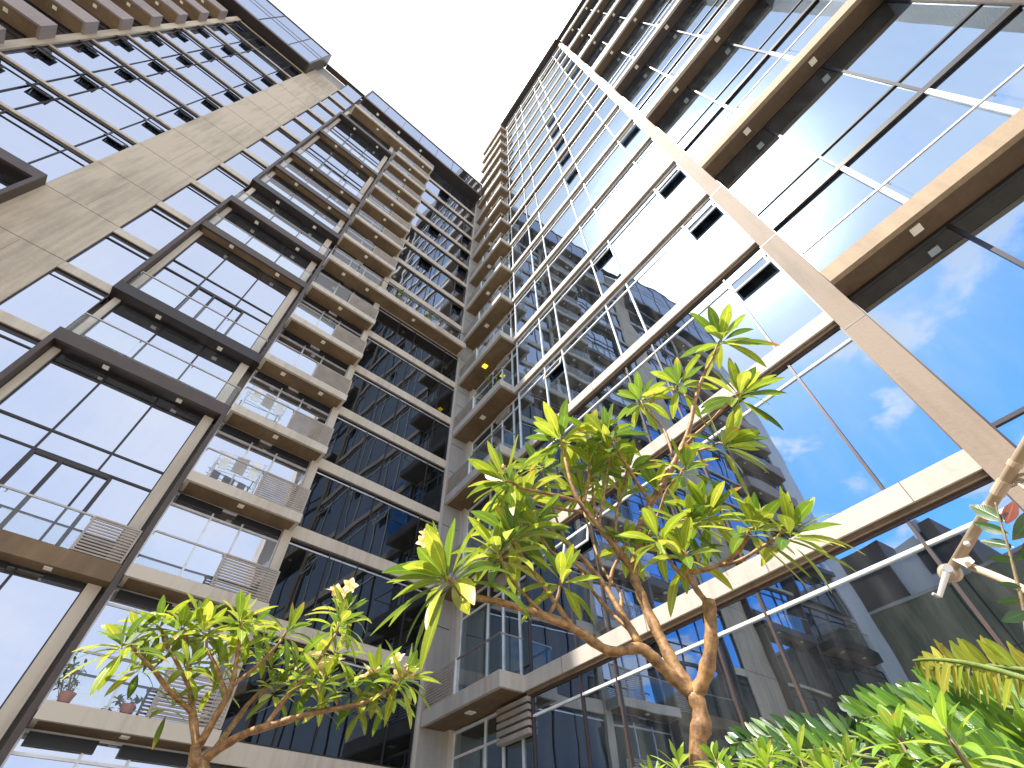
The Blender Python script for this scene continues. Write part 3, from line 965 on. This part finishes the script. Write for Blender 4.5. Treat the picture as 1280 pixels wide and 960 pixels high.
make_tree('tall slender frangipani with bare forking limbs and yellow green leaf whorls, middle of the picture', HD, trunk, limbs, ros, 1.0,
          [(537, 684, -0.38, 1.0), (630, 590, -0.2, 0.5), (770, 550, 0.05, 0.5)], 0.6, 0.345)

HD2 = 3.9
trunk2 = [(243, 1010, 0, 0.06), (243, 950, 0, 0.05), (246, 932, 0, 0.045)]
limbs2 = [
    ('a', [(246, 935, 0), (241, 895, 0.05), (238, 860, 0.1), (236, 830, 0.1), (232, 800, 0.1)], 0.036, 0.016),
    ('a1', [(238, 862, 0.1), (222, 830, 0.15), (204, 800, 0.2)], 0.02, 0.013),
    ('a2', [(242, 892, 0.05), (214, 866, 0.0), (192, 838, -0.1), (170, 815, -0.15)], 0.022, 0.013),
    ('b', [(250, 930, 0), (272, 892, -0.05), (288, 862, -0.1), (295, 830, -0.1), (300, 795, -0.1)], 0.034, 0.015),
    ('b1', [(284, 872, -0.08), (272, 838, 0.0), (258, 810, 0.05)], 0.02, 0.013),
    ('b2', [(290, 858, -0.1), (330, 825, -0.2), (352, 800, -0.25)], 0.018, 0.013),
    ('c', [(255, 950, 0), (300, 920, -0.1), (345, 905, -0.2), (396, 890, -0.3), (450, 880, -0.4), (490, 860, -0.45)], 0.036, 0.014),
    ('c1', [(330, 910, -0.16), (360, 870, -0.2), (395, 830, -0.25), (420, 792, -0.3)], 0.022, 0.012),
    ('d', [(262, 946, 0), (292, 905, 0.1), (318, 872, 0.15), (360, 840, 0.2), (400, 812, 0.2), (425, 785, 0.2)], 0.03, 0.012),
]
ros2 = [
    (226, 785, 0.1, 15, 0.95, 'a'), (196, 782, 0.2, 14, 0.9, 'a1'), (152, 806, -0.18, 15, 0.95, 'a2'), (300, 775, -0.1, 15, 0.9, 'b'),
    (255, 790, 0.05, 14, 0.9, 'b1'), (360, 788, -0.25, 14, 0.9, 'b2'), (505, 848, -0.48, 15, 0.95, 'c'), (424, 780, -0.3, 14, 0.9, 'c1'),
    (432, 765, 0.2, 13, 0.9, 'd'), (330, 808, 0.1, 13, 0.8, None), (275, 826, 0.1, 12, 0.7, None), (375, 838, 0.1, 13, 0.8, None),
    (404, 850, -0.3, 13, 0.8, None), (440, 862, -0.35, 13, 0.8, None), (470, 846, -0.4, 13, 0.85, None), (345, 862, 0.1, 12, 0.7, None),
    (180, 830, 0.1, 12, 0.7, None), (396, 820, 0.1, 12, 0.8, None), (216, 812, 0.3, 12, 0.8, None), (315, 784, 0.2, 13, 0.85, None), (250, 770, 0.3, 12, 0.8, None),
    (455, 878, -0.3, 11, 0.7, None), (290, 800, 0.3, 12, 0.8, None), (340, 830, 0.25, 12, 0.8, None), (270, 850, 0.2, 10, 0.7, None), (420, 815, 0.0, 12, 0.8, None), (380, 860, 0.0, 12, 0.75, None), (170, 790, 0.2, 12, 0.8, None), (485, 866, -0.3, 12, 0.8, None), (235, 830, -0.1, 10, 0.7, None), (400, 880, -0.2, 10, 0.6, None), (215, 880, 0.1, 8, 0.6, None),
]
make_tree('low spreading frangipani with dense pale leaf whorls in front of the left tower', HD2, trunk2, limbs2, ros2, 1.0,
          [(432, 740, 0.2, 1.7), (405, 826, -0.3, 1.5), (500, 838, -0.5, 1.3), (460, 842, -0.4, 1.1)], 0.6, 0.32, None, 1.2)

# planter bed
pc = FWD * 3.0 + RGT * 0.2
ang = math.atan2(RGT.y, RGT.x)
PL = empty('planter', (pc.x, pc.y, 0), ang)
tag(PL, 'long low raised concrete planter holding the frangipani trees and cycads', 'planter')
mb = MB()
mb.box(-4.4, 4.4, -2.5, -2.35, 0.0, 0.66); mb.box(-4.4, 4.4, 2.35, 2.5, 0.0, 0.66)
mb.box(-4.4, -4.25, -2.35, 2.35, 0.0, 0.66); mb.box(4.25, 4.4, -2.35, 2.35, 0.0, 0.66)
mb.build('planter_wall', M['grey'], PL)
mb = MB(); mb.box(-4.25, 4.25, -2.35, 2.35, 0.02, 0.6); o = mb.build('soil', M['soil'], PL)

# cycads with long paired leaflets (lower right)
CG = [(0.035, 0.09, 0.014), (0.05, 0.12, 0.016), (0.08, 0.16, 0.02), (0.03, 0.07, 0.012)]
YG = [(0.24, 0.27, 0.03), (0.18, 0.23, 0.025), (0.30, 0.29, 0.045)]
def frond(L_, mb, p0, p1, sag, n, ll, lw, greens, rows=(1, -1), lean=0.55, off=Vector()):
    """an arching leaf: rachis from p0 to p1 with a row of leaflets on either side"""
    P = []
    for i in range(13):
        t = i / 12
        P.append(p0.lerp(p1, t) + Vector((0, 0, sag * 4 * t * (1 - t))))
    mb.tube([p + off for p in P], [0.004 * (1 - 0.7 * i / 12) + 0.0012 for i in range(13)], 6)
    for i in range(n):
        t = 0.10 + 0.88 * i / (n - 1)
        a = t * 12; j = min(11, int(a)); q = P[j].lerp(P[j + 1], a - j)
        tan = (P[j + 1] - P[j]).normalized()
        face = Vector((0.35, 0.4, 0.85)).normalized()
        side = (Vector((0, 0, 1)) - tan * tan.z).normalized()
        face = side.cross(tan).normalized()
        taper = math.sin(math.pi * (0.2 + 0.72 * t)) ** 0.6
        for sg in rows:
            d = side * sg * 0.85 + tan * lean + face * random.uniform(-0.25, 0.25) + Vector((random.uniform(-.16, .16), random.uniform(-.16, .16), random.uniform(-.12, .12)))
            c = random.choice(greens); v = random.uniform(0.8, 1.25)
            nr = (face * (1 if face.dot(EYE - q) > 0 else -1) + Vector((random.uniform(-.3, .3), random.uniform(-.3, .3), 0.45))).normalized()
            L_.leaf(q + off, d, nr, ll * taper * random.uniform(0.9, 1.1), lw * random.uniform(0.85, 1.1), tuple(x * v for x in c), 0.12, 0.14, 8, None, 0.8, 0.02)

def cycad(label, base, fr, greens):
    T = empty('cycad', base); tag(T, label, 'plant')
    L_ = Leaves(); mb = MB(); off = -base
    for (p0, p1, sag, n, ll, lw, rows, lean) in fr:
        L_ = Leaves(); mb = MB()
        mb.tube(smooth_path([base + off, base.lerp(p0, 0.6) + off + Vector((0, 0, 0.02)), p0 + off], 3), [0.0055] * 7, 6)
        frond(L_, mb, p0, p1, sag, n, ll, lw, greens, rows, lean, off)
        o = mb.build('frond', M['rachis'], T, smooth=True)
        L_.build('leaflets', M['frond'], o)
    return T

BR = [(0.07, 0.16, 0.018), (0.10, 0.20, 0.022), (0.13, 0.24, 0.026), (0.05, 0.12, 0.016)]
b1 = at(1240, 1100, 1.2); b1.z = 0.6
cycad('broad bright green cycad with long upright leaflets in the lower right corner', b1,
      [(at(1320, 925, 1.35), at(1072, 900, 1.5), 0.02, 18, 0.090, 0.0105, (1, -1), 0.75),
       (at(1330, 905, 1.45), at(1150, 880, 1.5), 0.02, 15, 0.085, 0.0105, (1, -1), 0.7),
       (at(1330, 960, 1.2), at(1110, 930, 1.3), 0.02, 18, 0.075, 0.0095, (1, -1), 0.8),
       (at(1340, 990, 1.1), at(1150, 965, 1.15), 0.02, 16, 0.065, 0.0085, (1, -1), 0.8)], BR)
b2 = at(1090, 1110, 1.85); b2.z = 0.6
cycad('dark glossy cycad fanning out beside the central frangipani trunk', b2,
      [(at(1110, 928, 1.85), at(915, 930, 1.95), 0.02, 18, 0.085, 0.0105, (1, -1), 0.75),
       (at(1290, 928, 1.6), at(1085, 912, 1.7), 0.02, 18, 0.09, 0.0105, (1, -1), 0.7),
       (at(1100, 950, 1.7), at(930, 950, 1.8), 0.02, 15, 0.075, 0.0095, (1, -1), 0.7),
       (at(1260, 905, 1.75), at(1060, 890, 1.85), 0.02, 16, 0.085, 0.0105, (1, -1), 0.7)], CG)
b3 = at(1400, 1050, 1.15); b3.z = 0.6
cycad('yellow green fern frond arching in from the right edge', b3,
      [(at(1320, 862, 1.05), at(1142, 826, 1.3), 0.015, 18, 0.062, 0.0125, (-1,), 0.45),
       (at(1340, 850, 1.2), at(1160, 838, 1.4), 0.015, 16, 0.055, 0.0115, (-1, 1), 0.45)], YG)

# low leafy shrubs along the bottom edge
SG = [(0.20, 0.33, 0.03), (0.26, 0.38, 0.035), (0.15, 0.28, 0.03), (0.30, 0.38, 0.06)]
shrubs = [(790, 986, 2.0, 'pale green low shrub at the bottom edge, nearest the middle'), (858, 971, 2.1, 'bright leafy low shrub just left of the frangipani trunk foot'),
          (925, 951, 1.7, 'tall pale shrub covering the foot of the central frangipani'), (985, 964, 1.5, 'bright green shrub below the dark cycad fan'),
          (1050, 971, 1.45, 'light green shrub right of the one below the dark cycad fan'), (1118, 952, 1.3, 'yellowish shrub under the broad cycad leaflets'),
          (1190, 959, 1.25, 'bright shrub at the bottom edge near the right corner'), (1262, 962, 1.15, 'bright shrub filling the bottom right corner')]
for (px, py, hd, lab) in shrubs:
    top = at(px, py, hd); base = Vector((top.x, top.y, 0.6))
    T = empty('low_shrub', base); tag(T, lab, 'shrub', 'low shrubs along the planter edge')
    L_ = Leaves(); mb = MB()
    for q in range(9):
        p = top + RGT * random.uniform(-0.15, 0.15) + FWD * random.uniform(-0.12, 0.12) + Vector((0, 0, random.uniform(-0.16, 0.05)))
        mb.tube([(random.uniform(-.03, .03), random.uniform(-.03, .03), 0), tuple((p - base) * 0.6 + Vector((0, 0, 0.05))), tuple(p - base)], [0.008, 0.006, 0.004], 5)
        ax = (Vector((0, 0, 1)) + (p - top) * 2.0).normalized()
        rosette(L_, p - base, ax, 22, 0.092, 0.0088, SG, 1.0, 0.03)
    mb.build('stem', M['bark2'], T, smooth=True)
    L_.build('foliage', M['frond'], T)

# overhanging pinnate sprig at the right edge
base = at(1300, 800, 0.8)
T = empty('shrub_branch', Vector((base.x, base.y, 0.6))); tag(T, 'dark pinnate leaf sprig with red young leaves hanging in at the right edge', 'plant')
off = -Vector((base.x, base.y, 0.6)); L_ = Leaves(); mb = MB()
pp = [Vector((base.x, base.y, 0.6)), at(1297, 900, 0.8)] + smooth_path([at(1296, 860, 0.8), at(1285, 800, 0.8), at(1280, 762, 0.8), at(1272, 730, 0.8), at(1262, 690, 0.8), at(1250, 650, 0.8), at(1244, 628, 0.8)], 4)
mb.tube([p + off for p in pp], [0.0028 - 0.0018 * i / (len(pp) - 1) for i in range(len(pp))], 6)
for (x0, y0, x1, y1) in ((1256, 652, 1217, 632), (1262, 668, 1222, 655), (1268, 684, 1230, 676), (1272, 700, 1238, 697), (1278, 735, 1252, 728),
                         (1258, 655, 1268, 630), (1266, 675, 1296, 640), (1272, 700, 1306, 680), (1278, 725, 1310, 705), (1282, 750, 1250, 752), (1280, 700, 1300, 668), (1283, 740, 1312, 728), (1286, 765, 1256, 775), (1286, 770, 1318, 760)):
    a = at(x0, y0, 0.8); b = at(x1, y1, 0.8 + random.uniform(-.03, .03))
    d = b - a
    red = (x1, y1) == (1268, 630)
    c = (0.22, 0.06, 0.025) if red else random.choice([(0.030, 0.075, 0.015), (0.04, 0.095, 0.018)])
    tocam = (EYE - a).normalized()
    L_.leaf(a + off, d, (tocam + Vector((random.uniform(-.4, .4), random.uniform(-.4, .4), 0))).normalized(), d.length * 1.12, d.length * 0.2, c, 0.05, 0.1, 7, None, 0.9, 0.03)
mb.build('stem', M['bark2'], T, smooth=True); L_.build('leaflets', M['frond'], T)

# ------------------------------------------------------------------ folding parasol post with its crank hub (right edge)
hub = at(1187, 716, 2.610)
PO = empty('parasol_post', Vector((hub.x, hub.y, 0))); tag(PO, 'tan metal parasol post with a round crank hub, leaning at the right edge', 'parasol')
off = -Vector((hub.x, hub.y, 0))
up_end = at(1262, 590, 2.394); up2 = at(1310, 512, 2.250)
def cyl(mb, a, b, r0, r1=None, n=16):
    mb.tube([a + off, b + off], [r0, r0 if r1 is None else r1], n)
mb = MB(); cyl(mb, hub, up2 + (up2 - hub) * 1.6, 0.019); mb.build('pole', M['poletan'], PO, smooth=True)
mb = MB()
ax = (up2 - hub).normalized()
for t, w in ((0.42, 0.05), (0.56, 0.06), (0.70, 0.02)):
    c = hub.lerp(up2, t); cyl(mb, c - ax * w / 2, c + ax * w / 2, 0.0225)
mb.build('collar', M['poletan'], PO)
mb = MB(); c = hub.lerp(up2, 0.2); tc = (EYE - c).normalized()
cyl(mb, c + tc * 0.02, c + tc * 0.045, 0.011); mb.build('push_button', M['paint'], PO, smooth=True)
mb = MB()
vd = (EYE - hub).normalized(); sd = (vd + RGT * -0.35).normalized()
cyl(mb, hub - sd * 0.035, hub + sd * 0.02, 0.036, 0.036, 24); cyl(mb, hub + sd * 0.02, hub + sd * 0.03, 0.032, 0.024, 24)
cyl(mb, hub - sd * 0.05, hub - sd * 0.035, 0.028, 0.036, 24)
hubo = mb.build('crank_hub', M['poletan'], PO)
mb = MB()
h1 = at(1183, 716, 2.520); h2 = at(1174, 746, 2.520)
cyl(mb, h1, h2, 0.012, 0.009); cyl(mb, h2, at(1166, 742, 2.502), 0.006, 0.006); cyl(mb, hub + sd * 0.03, h1 - (h2 - h1) * 0.2, 0.016)
mb.build('crank_handle', M['alu'], hubo)
mb = MB()
la = at(1200, 703, 2.592); lb_ = at(1290, 742, 2.448); l3 = at(1420, 830, 2.340)
pts = smooth_path([la, lb_, l3, Vector((l3.x, l3.y, 0.02))], 4)
mb.tube([p + off for p in pts], [0.015] * len(pts), 12); mb.build('lower_arm', M['poletan'], PO, smooth=True)
mb = MB()
q0, q1 = at(1196, 694, 2.574), at(1214, 706, 2.556)
nrm = vd
w = (q1 - q0).cross(nrm).normalized()
for sg in (-1, 1):
    o_ = nrm * 0.018 * sg
    a = [q0 + w * 0.025 + o_, q1 + w * 0.018 + o_, q1 - w * 0.018 + o_, q0 - w * 0.03 + o_]
    b = [p + nrm * 0.006 for p in a]
    i = len(mb.v); mb.v += [tuple(p + off) for p in a + b]
    for f in ((0, 1, 2, 3), (7, 6, 5, 4), (0, 4, 5, 1), (1, 5, 6, 2), (2, 6, 7, 3), (3, 7, 4, 0)):
        mb.f.append([i + x for x in f]); mb.mi.append(0)
cyl(mb, at(1210, 705, 2.520), at(1210, 705, 2.628), 0.010)
mb.build('hinge_bracket', M['poletan'], PO)
# scrolled cast bracket on the upper joint
mb = MB()
for (x, y) in ((1292, 574), (1302, 592), (1298, 606), (1284, 612)):
    a = at(1262, 600, 2.394); b = at(x, y, 2.358)
    P = smooth_path([a, a.lerp(b, 0.5) + Vector((0, 0, 0.012)), b], 4)
    mb.tube([p + off for p in P], [0.010, 0.009, 0.008, 0.007, 0.006, 0.006, 0.006, 0.007, 0.008][:len(P)], 8)
mb.build('scroll_bracket', M['poletan'], PO, smooth=True)

# ------------------------------------------------------------------ plants on the balconies
def pot_plant(label, wing_pt, hgt, r, greens, n=26):
    T = empty('potted_plant', wing_pt); tag(T, label, 'potted plant', 'potted plants on balconies')
    mb = MB()
    mb.tube([(0, 0, 0.0), (0, 0, r * 1.5), (0, 0, r * 1.5 + 0.03)], [r * 0.7, r, r * 1.08], 14)
    mb.build('pot', M['terra'], T)
    L_ = Leaves()
    sm = MB()
    for q in range(7):
        p = Vector((random.uniform(-1, 1) * r * 2.2, random.uniform(-1, 1) * r * 1.4, hgt * random.uniform(0.5, 1)))
        sm.tube([(0, 0, r * 1.4), tuple(p * 0.6 + Vector((0, 0, 0.1))), tuple(p)], [0.012, 0.009, 0.005], 5)
        for a in range(n // 3):
            d = Vector((random.uniform(-1, 1), random.uniform(-1, 1), random.uniform(-0.3, 1)))
            L_.leaf(p * random.uniform(0.75, 1.0), d, Vector((0, 0, 1)), 0.17, 0.035, random.choice(greens), 0.3, 0.1, 4)
    sm.build('stem', M['bark2'], T, smooth=True)
    L_.build('foliage', M['frond'], T)

def Lp(s, n, k):
    return Vector((FX + s, FY + n, zk(k) + 0.002))
def Rp(s, n, z):
    q = OR + UR * s + NR * n
    return Vector((q.x, q.y, z + 0.002))
pot_plant('spindly plant in a red pot beside the dark fin, behind the low tree', Lp(9.85, 0.45, 1), 1.0, 0.16, CG + GREENS)
pot_plant('small plant in a red pot by the louvred screen behind the low tree', Lp(8.55, 0.45, 1), 0.4, 0.15, CG)
pot_plant('bushy green plant behind the glass of the long middle balcony', Lp(5.2, 0.6, 8), 1.25, 0.2, GREENS, 40)
pot_plant('rounded green plant on the long middle balcony, close to the corner', Lp(3.0, 0.6, 8), 1.1, 0.2, CG + GREENS, 40)
pot_plant('tall leafy plant on the right tower balcony under the lit yellow lamp', Rp(3.7, 0.6, rk(3)), 1.45, 0.2, GREENS, 40)
pot_plant('leafy plant on the right tower balcony two floors above the yellow lamp', Rp(2.7, 0.6, rk(5)), 1.3, 0.2, CG, 36)

def chair(label, p, rz):
    T = empty('balcony_chair', p, rz); tag(T, label, 'chair', 'white chairs on the long balcony')
    mb = MB(); mb.box(-0.22, 0.22, -0.21, 0.21, 0.42, 0.45); mb.build('seat', M['paint'], T)
    mb = MB()
    for q in range(5):
        mb.box(-0.2 + q * 0.085, -0.14 + q * 0.085, -0.22, -0.195, 0.47, 0.86)
    mb.box(-0.22, 0.22, -0.225, -0.19, 0.86, 0.92); mb.build('backrest', M['paint'], T)
    for a in (-0.2, 0.2):
        for b in (-0.19, 0.19):
            mb = MB(); mb.box(a - 0.02, a + 0.02, b - 0.02, b + 0.02, 0, 0.418); mb.build('leg', M['paint'], T)
chair('white slatted chair on the long balcony, between the two plants', Lp(4.1, 0.45, 8), 0.3)
chair('white slatted chair on the long balcony, left of the bushy plant', Lp(6.4, 0.45, 8), -0.4)

def rack(label, p, rz):
    T = empty('drying_rack', p, rz); tag(T, label, 'drying rack', 'white drying racks on the balcony stack')
    for sx in (-0.75, 0.75):
        mb = MB()
        mb.tube([(sx, -0.28, 0), (sx, 0.25, 1.35)], [0.02, 0.02], 6)
        mb.build('leg', M['paint'], T)
        mb = MB()
        mb.tube([(sx + 0.05, 0.28, 0), (sx + 0.05, -0.22, 1.35)], [0.02, 0.02], 6)
        mb.build('leg', M['paint'], T)
    mb = MB()
    for y, z in ((0.24, 1.33), (0.12, 1.03), (0.0, 0.7), (-0.21, 1.31), (-0.11, 1.05)):
        mb.tube([(-0.85, y, z), (0.85, y, z)], [0.012, 0.012], 6)
    mb.build('rails', M['paint'], T)
    for k, (x, w, c) in enumerate(((-0.5, 0.3, 'paint'), (0.0, 0.42, 'louver'), (0.5, 0.28, 'paint'))):
        mb = MB(); mb.box(x - w / 2, x + w / 2, 0.225, 0.24, 0.65, 1.35); mb.build('towel', M[c], T)
rack('upper of the two white drying racks hung with towels on the left tower', Lp(9.2, 0.36, 4), 0.1)
rack('lower of the two white drying racks hung with towels on the left tower', Lp(8.9, 0.36, 3), -0.15)

# ================================================================== sky, sun, camera
el = math.asin(SUN.z); az = math.atan2(SUN.x, SUN.y)
W = bpy.data.worlds.new('World'); S.world = W; W.use_nodes = True
nt = W.node_tree; N = nt.nodes; L = nt.links; N.clear()
sky = N.new('ShaderNodeTexSky'); sky.sky_type = 'NISHITA'; sky.sun_disc = False
sky.sun_elevation = el; sky.sun_rotation = az
sky.air_density = 1.0; sky.dust_density = 0.6; sky.ozone_density = 2.0
tc = N.new('ShaderNodeTexCoord')
sep = N.new('ShaderNodeSeparateXYZ'); L.new(tc.outputs['Generated'], sep.inputs[0])
# flat cloud layer coordinates: dir.xy / (dir.z + 0.12)
zz = N.new('ShaderNodeMath'); zz.operation = 'ADD'; zz.inputs[1].default_value = 0.14; L.new(sep.outputs[2], zz.inputs[0])
zm = N.new('ShaderNodeMath'); zm.operation = 'MAXIMUM'; zm.inputs[1].default_value = 0.05; L.new(zz.outputs[0], zm.inputs[0])
dx = N.new('ShaderNodeMath'); dx.operation = 'DIVIDE'; L.new(sep.outputs[0], dx.inputs[0]); L.new(zm.outputs[0], dx.inputs[1])
dy = N.new('ShaderNodeMath'); dy.operation = 'DIVIDE'; L.new(sep.outputs[1], dy.inputs[0]); L.new(zm.outputs[0], dy.inputs[1])
cb = N.new('ShaderNodeCombineXYZ'); L.new(dx.outputs[0], cb.inputs[0]); L.new(dy.outputs[0], cb.inputs[1])
cl = N.new('ShaderNodeTexNoise'); cl.inputs['Scale'].default_value = 3.6; cl.inputs['Detail'].default_value = 9; cl.inputs['Roughness'].default_value = 0.56
L.new(cb.outputs[0], cl.inputs[0])
# cover grows towards the zenith: small puffs lower down, a bright veil overhead
cov = N.new('ShaderNodeMapRange'); cov.inputs[1].default_value = 0.58; cov.inputs[2].default_value = 0.93
cov.inputs[3].default_value = 0.0; cov.inputs[4].default_value = 0.34; cov.interpolation_type = 'SMOOTHSTEP'
L.new(sep.outputs[2], cov.inputs[0])
# the veil also thickens on the north side (+y)
covy = N.new('ShaderNodeMapRange'); covy.inputs[1].default_value = 0.12; covy.inputs[2].default_value = 0.5
covy.inputs[3].default_value = 0.0; covy.inputs[4].default_value = 0.30; covy.interpolation_type = 'SMOOTHSTEP'
vy = N.new('ShaderNodeVectorMath'); vy.operation = 'DOT_PRODUCT'; vy.inputs[1].default_value = (-0.5, 0.866, 0)
L.new(tc.outputs['Generated'], vy.inputs[0]); L.new(vy.outputs['Value'], covy.inputs[0])
ad = N.new('ShaderNodeMath'); ad.operation = 'ADD'; L.new(cl.outputs[0], ad.inputs[0]); L.new(cov.outputs[0], ad.inputs[1])
ad2 = N.new('ShaderNodeMath'); ad2.operation = 'ADD'; L.new(ad.outputs[0], ad2.inputs[0]); L.new(covy.outputs[0], ad2.inputs[1])
mk = N.new('ShaderNodeMapRange'); mk.inputs[1].default_value = 0.525; mk.inputs[2].default_value = 0.625; mk.interpolation_type = 'SMOOTHSTEP'
L.new(ad2.outputs[0], mk.inputs[0])
# sun aureole through the haze
vd_ = N.new('ShaderNodeVectorMath'); vd_.operation = 'DOT_PRODUCT'; vd_.inputs[1].default_value = SUN
nv = N.new('ShaderNodeVectorMath'); nv.operation = 'NORMALIZE'; L.new(tc.outputs['Generated'], nv.inputs[0]); L.new(nv.outputs[0], vd_.inputs[0])
mxx = N.new('ShaderNodeMath'); mxx.operation = 'MAXIMUM'; mxx.inputs[1].default_value = 0; L.new(vd_.outputs['Value'], mxx.inputs[0])
pw = N.new('ShaderNodeMath'); pw.operation = 'POWER'; pw.inputs[1].default_value = 125; L.new(mxx.outputs[0], pw.inputs[0])
ps = N.new('ShaderNodeMath'); ps.operation = 'MULTIPLY'; ps.inputs[1].default_value = 34; L.new(pw.outputs[0], ps.inputs[0])
n2 = N.new('ShaderNodeTexNoise'); n2.inputs['Scale'].default_value = 1.3; n2.inputs['Detail'].default_value = 5; L.new(cb.outputs[0], n2.inputs[0])
cr = N.new('ShaderNodeValToRGB')
cr.color_ramp.elements[0].position = 0.3; cr.color_ramp.elements[0].color = (0.66, 0.78, 1.0, 1)
cr.color_ramp.elements[1].position = 0.7; cr.color_ramp.elements[1].color = (1, 1, 1, 1)
L.new(n2.outputs[0], cr.inputs[0])
cm = N.new('ShaderNodeVectorMath'); cm.operation = 'SCALE'; cm.inputs['Scale'].default_value = 4.4; L.new(cr.outputs[0], cm.inputs[0])
hsv = N.new('ShaderNodeHueSaturation'); hsv.inputs['Saturation'].default_value = 1.5; hsv.inputs['Value'].default_value = 1.05
L.new(sky.outputs[0], hsv.inputs['Color'])
mix = N.new('ShaderNodeMix'); mix.data_type = 'RGBA'
L.new(mk.outputs[0], mix.inputs[0]); L.new(hsv.outputs[0], mix.inputs[6]); L.new(cm.outputs[0], mix.inputs[7])
au = N.new('ShaderNodeCombineXYZ')
for i in range(3): L.new(ps.outputs[0], au.inputs[i])
sm_ = N.new('ShaderNodeVectorMath'); sm_.operation = 'ADD'; L.new(mix.outputs[2], sm_.inputs[0]); L.new(au.outputs[0], sm_.inputs[1])
bg = N.new('ShaderNodeBackground'); bg.inputs['Strength'].default_value = 0.15; L.new(sm_.outputs[0], bg.inputs[0])
ow = N.new('ShaderNodeOutputWorld'); L.new(bg.outputs[0], ow.inputs[0])

sl = bpy.data.lights.new('sun', 'SUN'); sl.energy = 4.2; sl.angle = math.radians(0.5); sl.color = (1.0, 0.95, 0.86)
so = bpy.data.objects.new('sun', sl); COL.objects.link(so)
so.rotation_euler = (-SUN).to_track_quat('-Z', 'Y').to_euler(); so.location = SUN * 120

cam = bpy.data.cameras.new('camera'); co = bpy.data.objects.new('camera', cam); COL.objects.link(co)
cam.sensor_width = 36; cam.lens = FOC / 1280 * 36; cam.clip_end = 2000; cam.clip_start = 0.02
m = Matrix.Identity(4)
for i in range(3):
    m[i][0] = RW[i][0]; m[i][1] = -RW[i][1]; m[i][2] = -RW[i][2]; m[i][3] = EYE[i]
co.matrix_world = m
S.camera = co
S.view_settings.view_transform = 'Standard'; S.view_settings.look = 'None'
S.view_settings.exposure = 1.38; S.view_settings.gamma = 1
S.cycles.max_bounces = 8; S.cycles.glossy_bounces = 5; S.cycles.transparent_max_bounces = 12
S.cycles.sample_clamp_indirect = 6
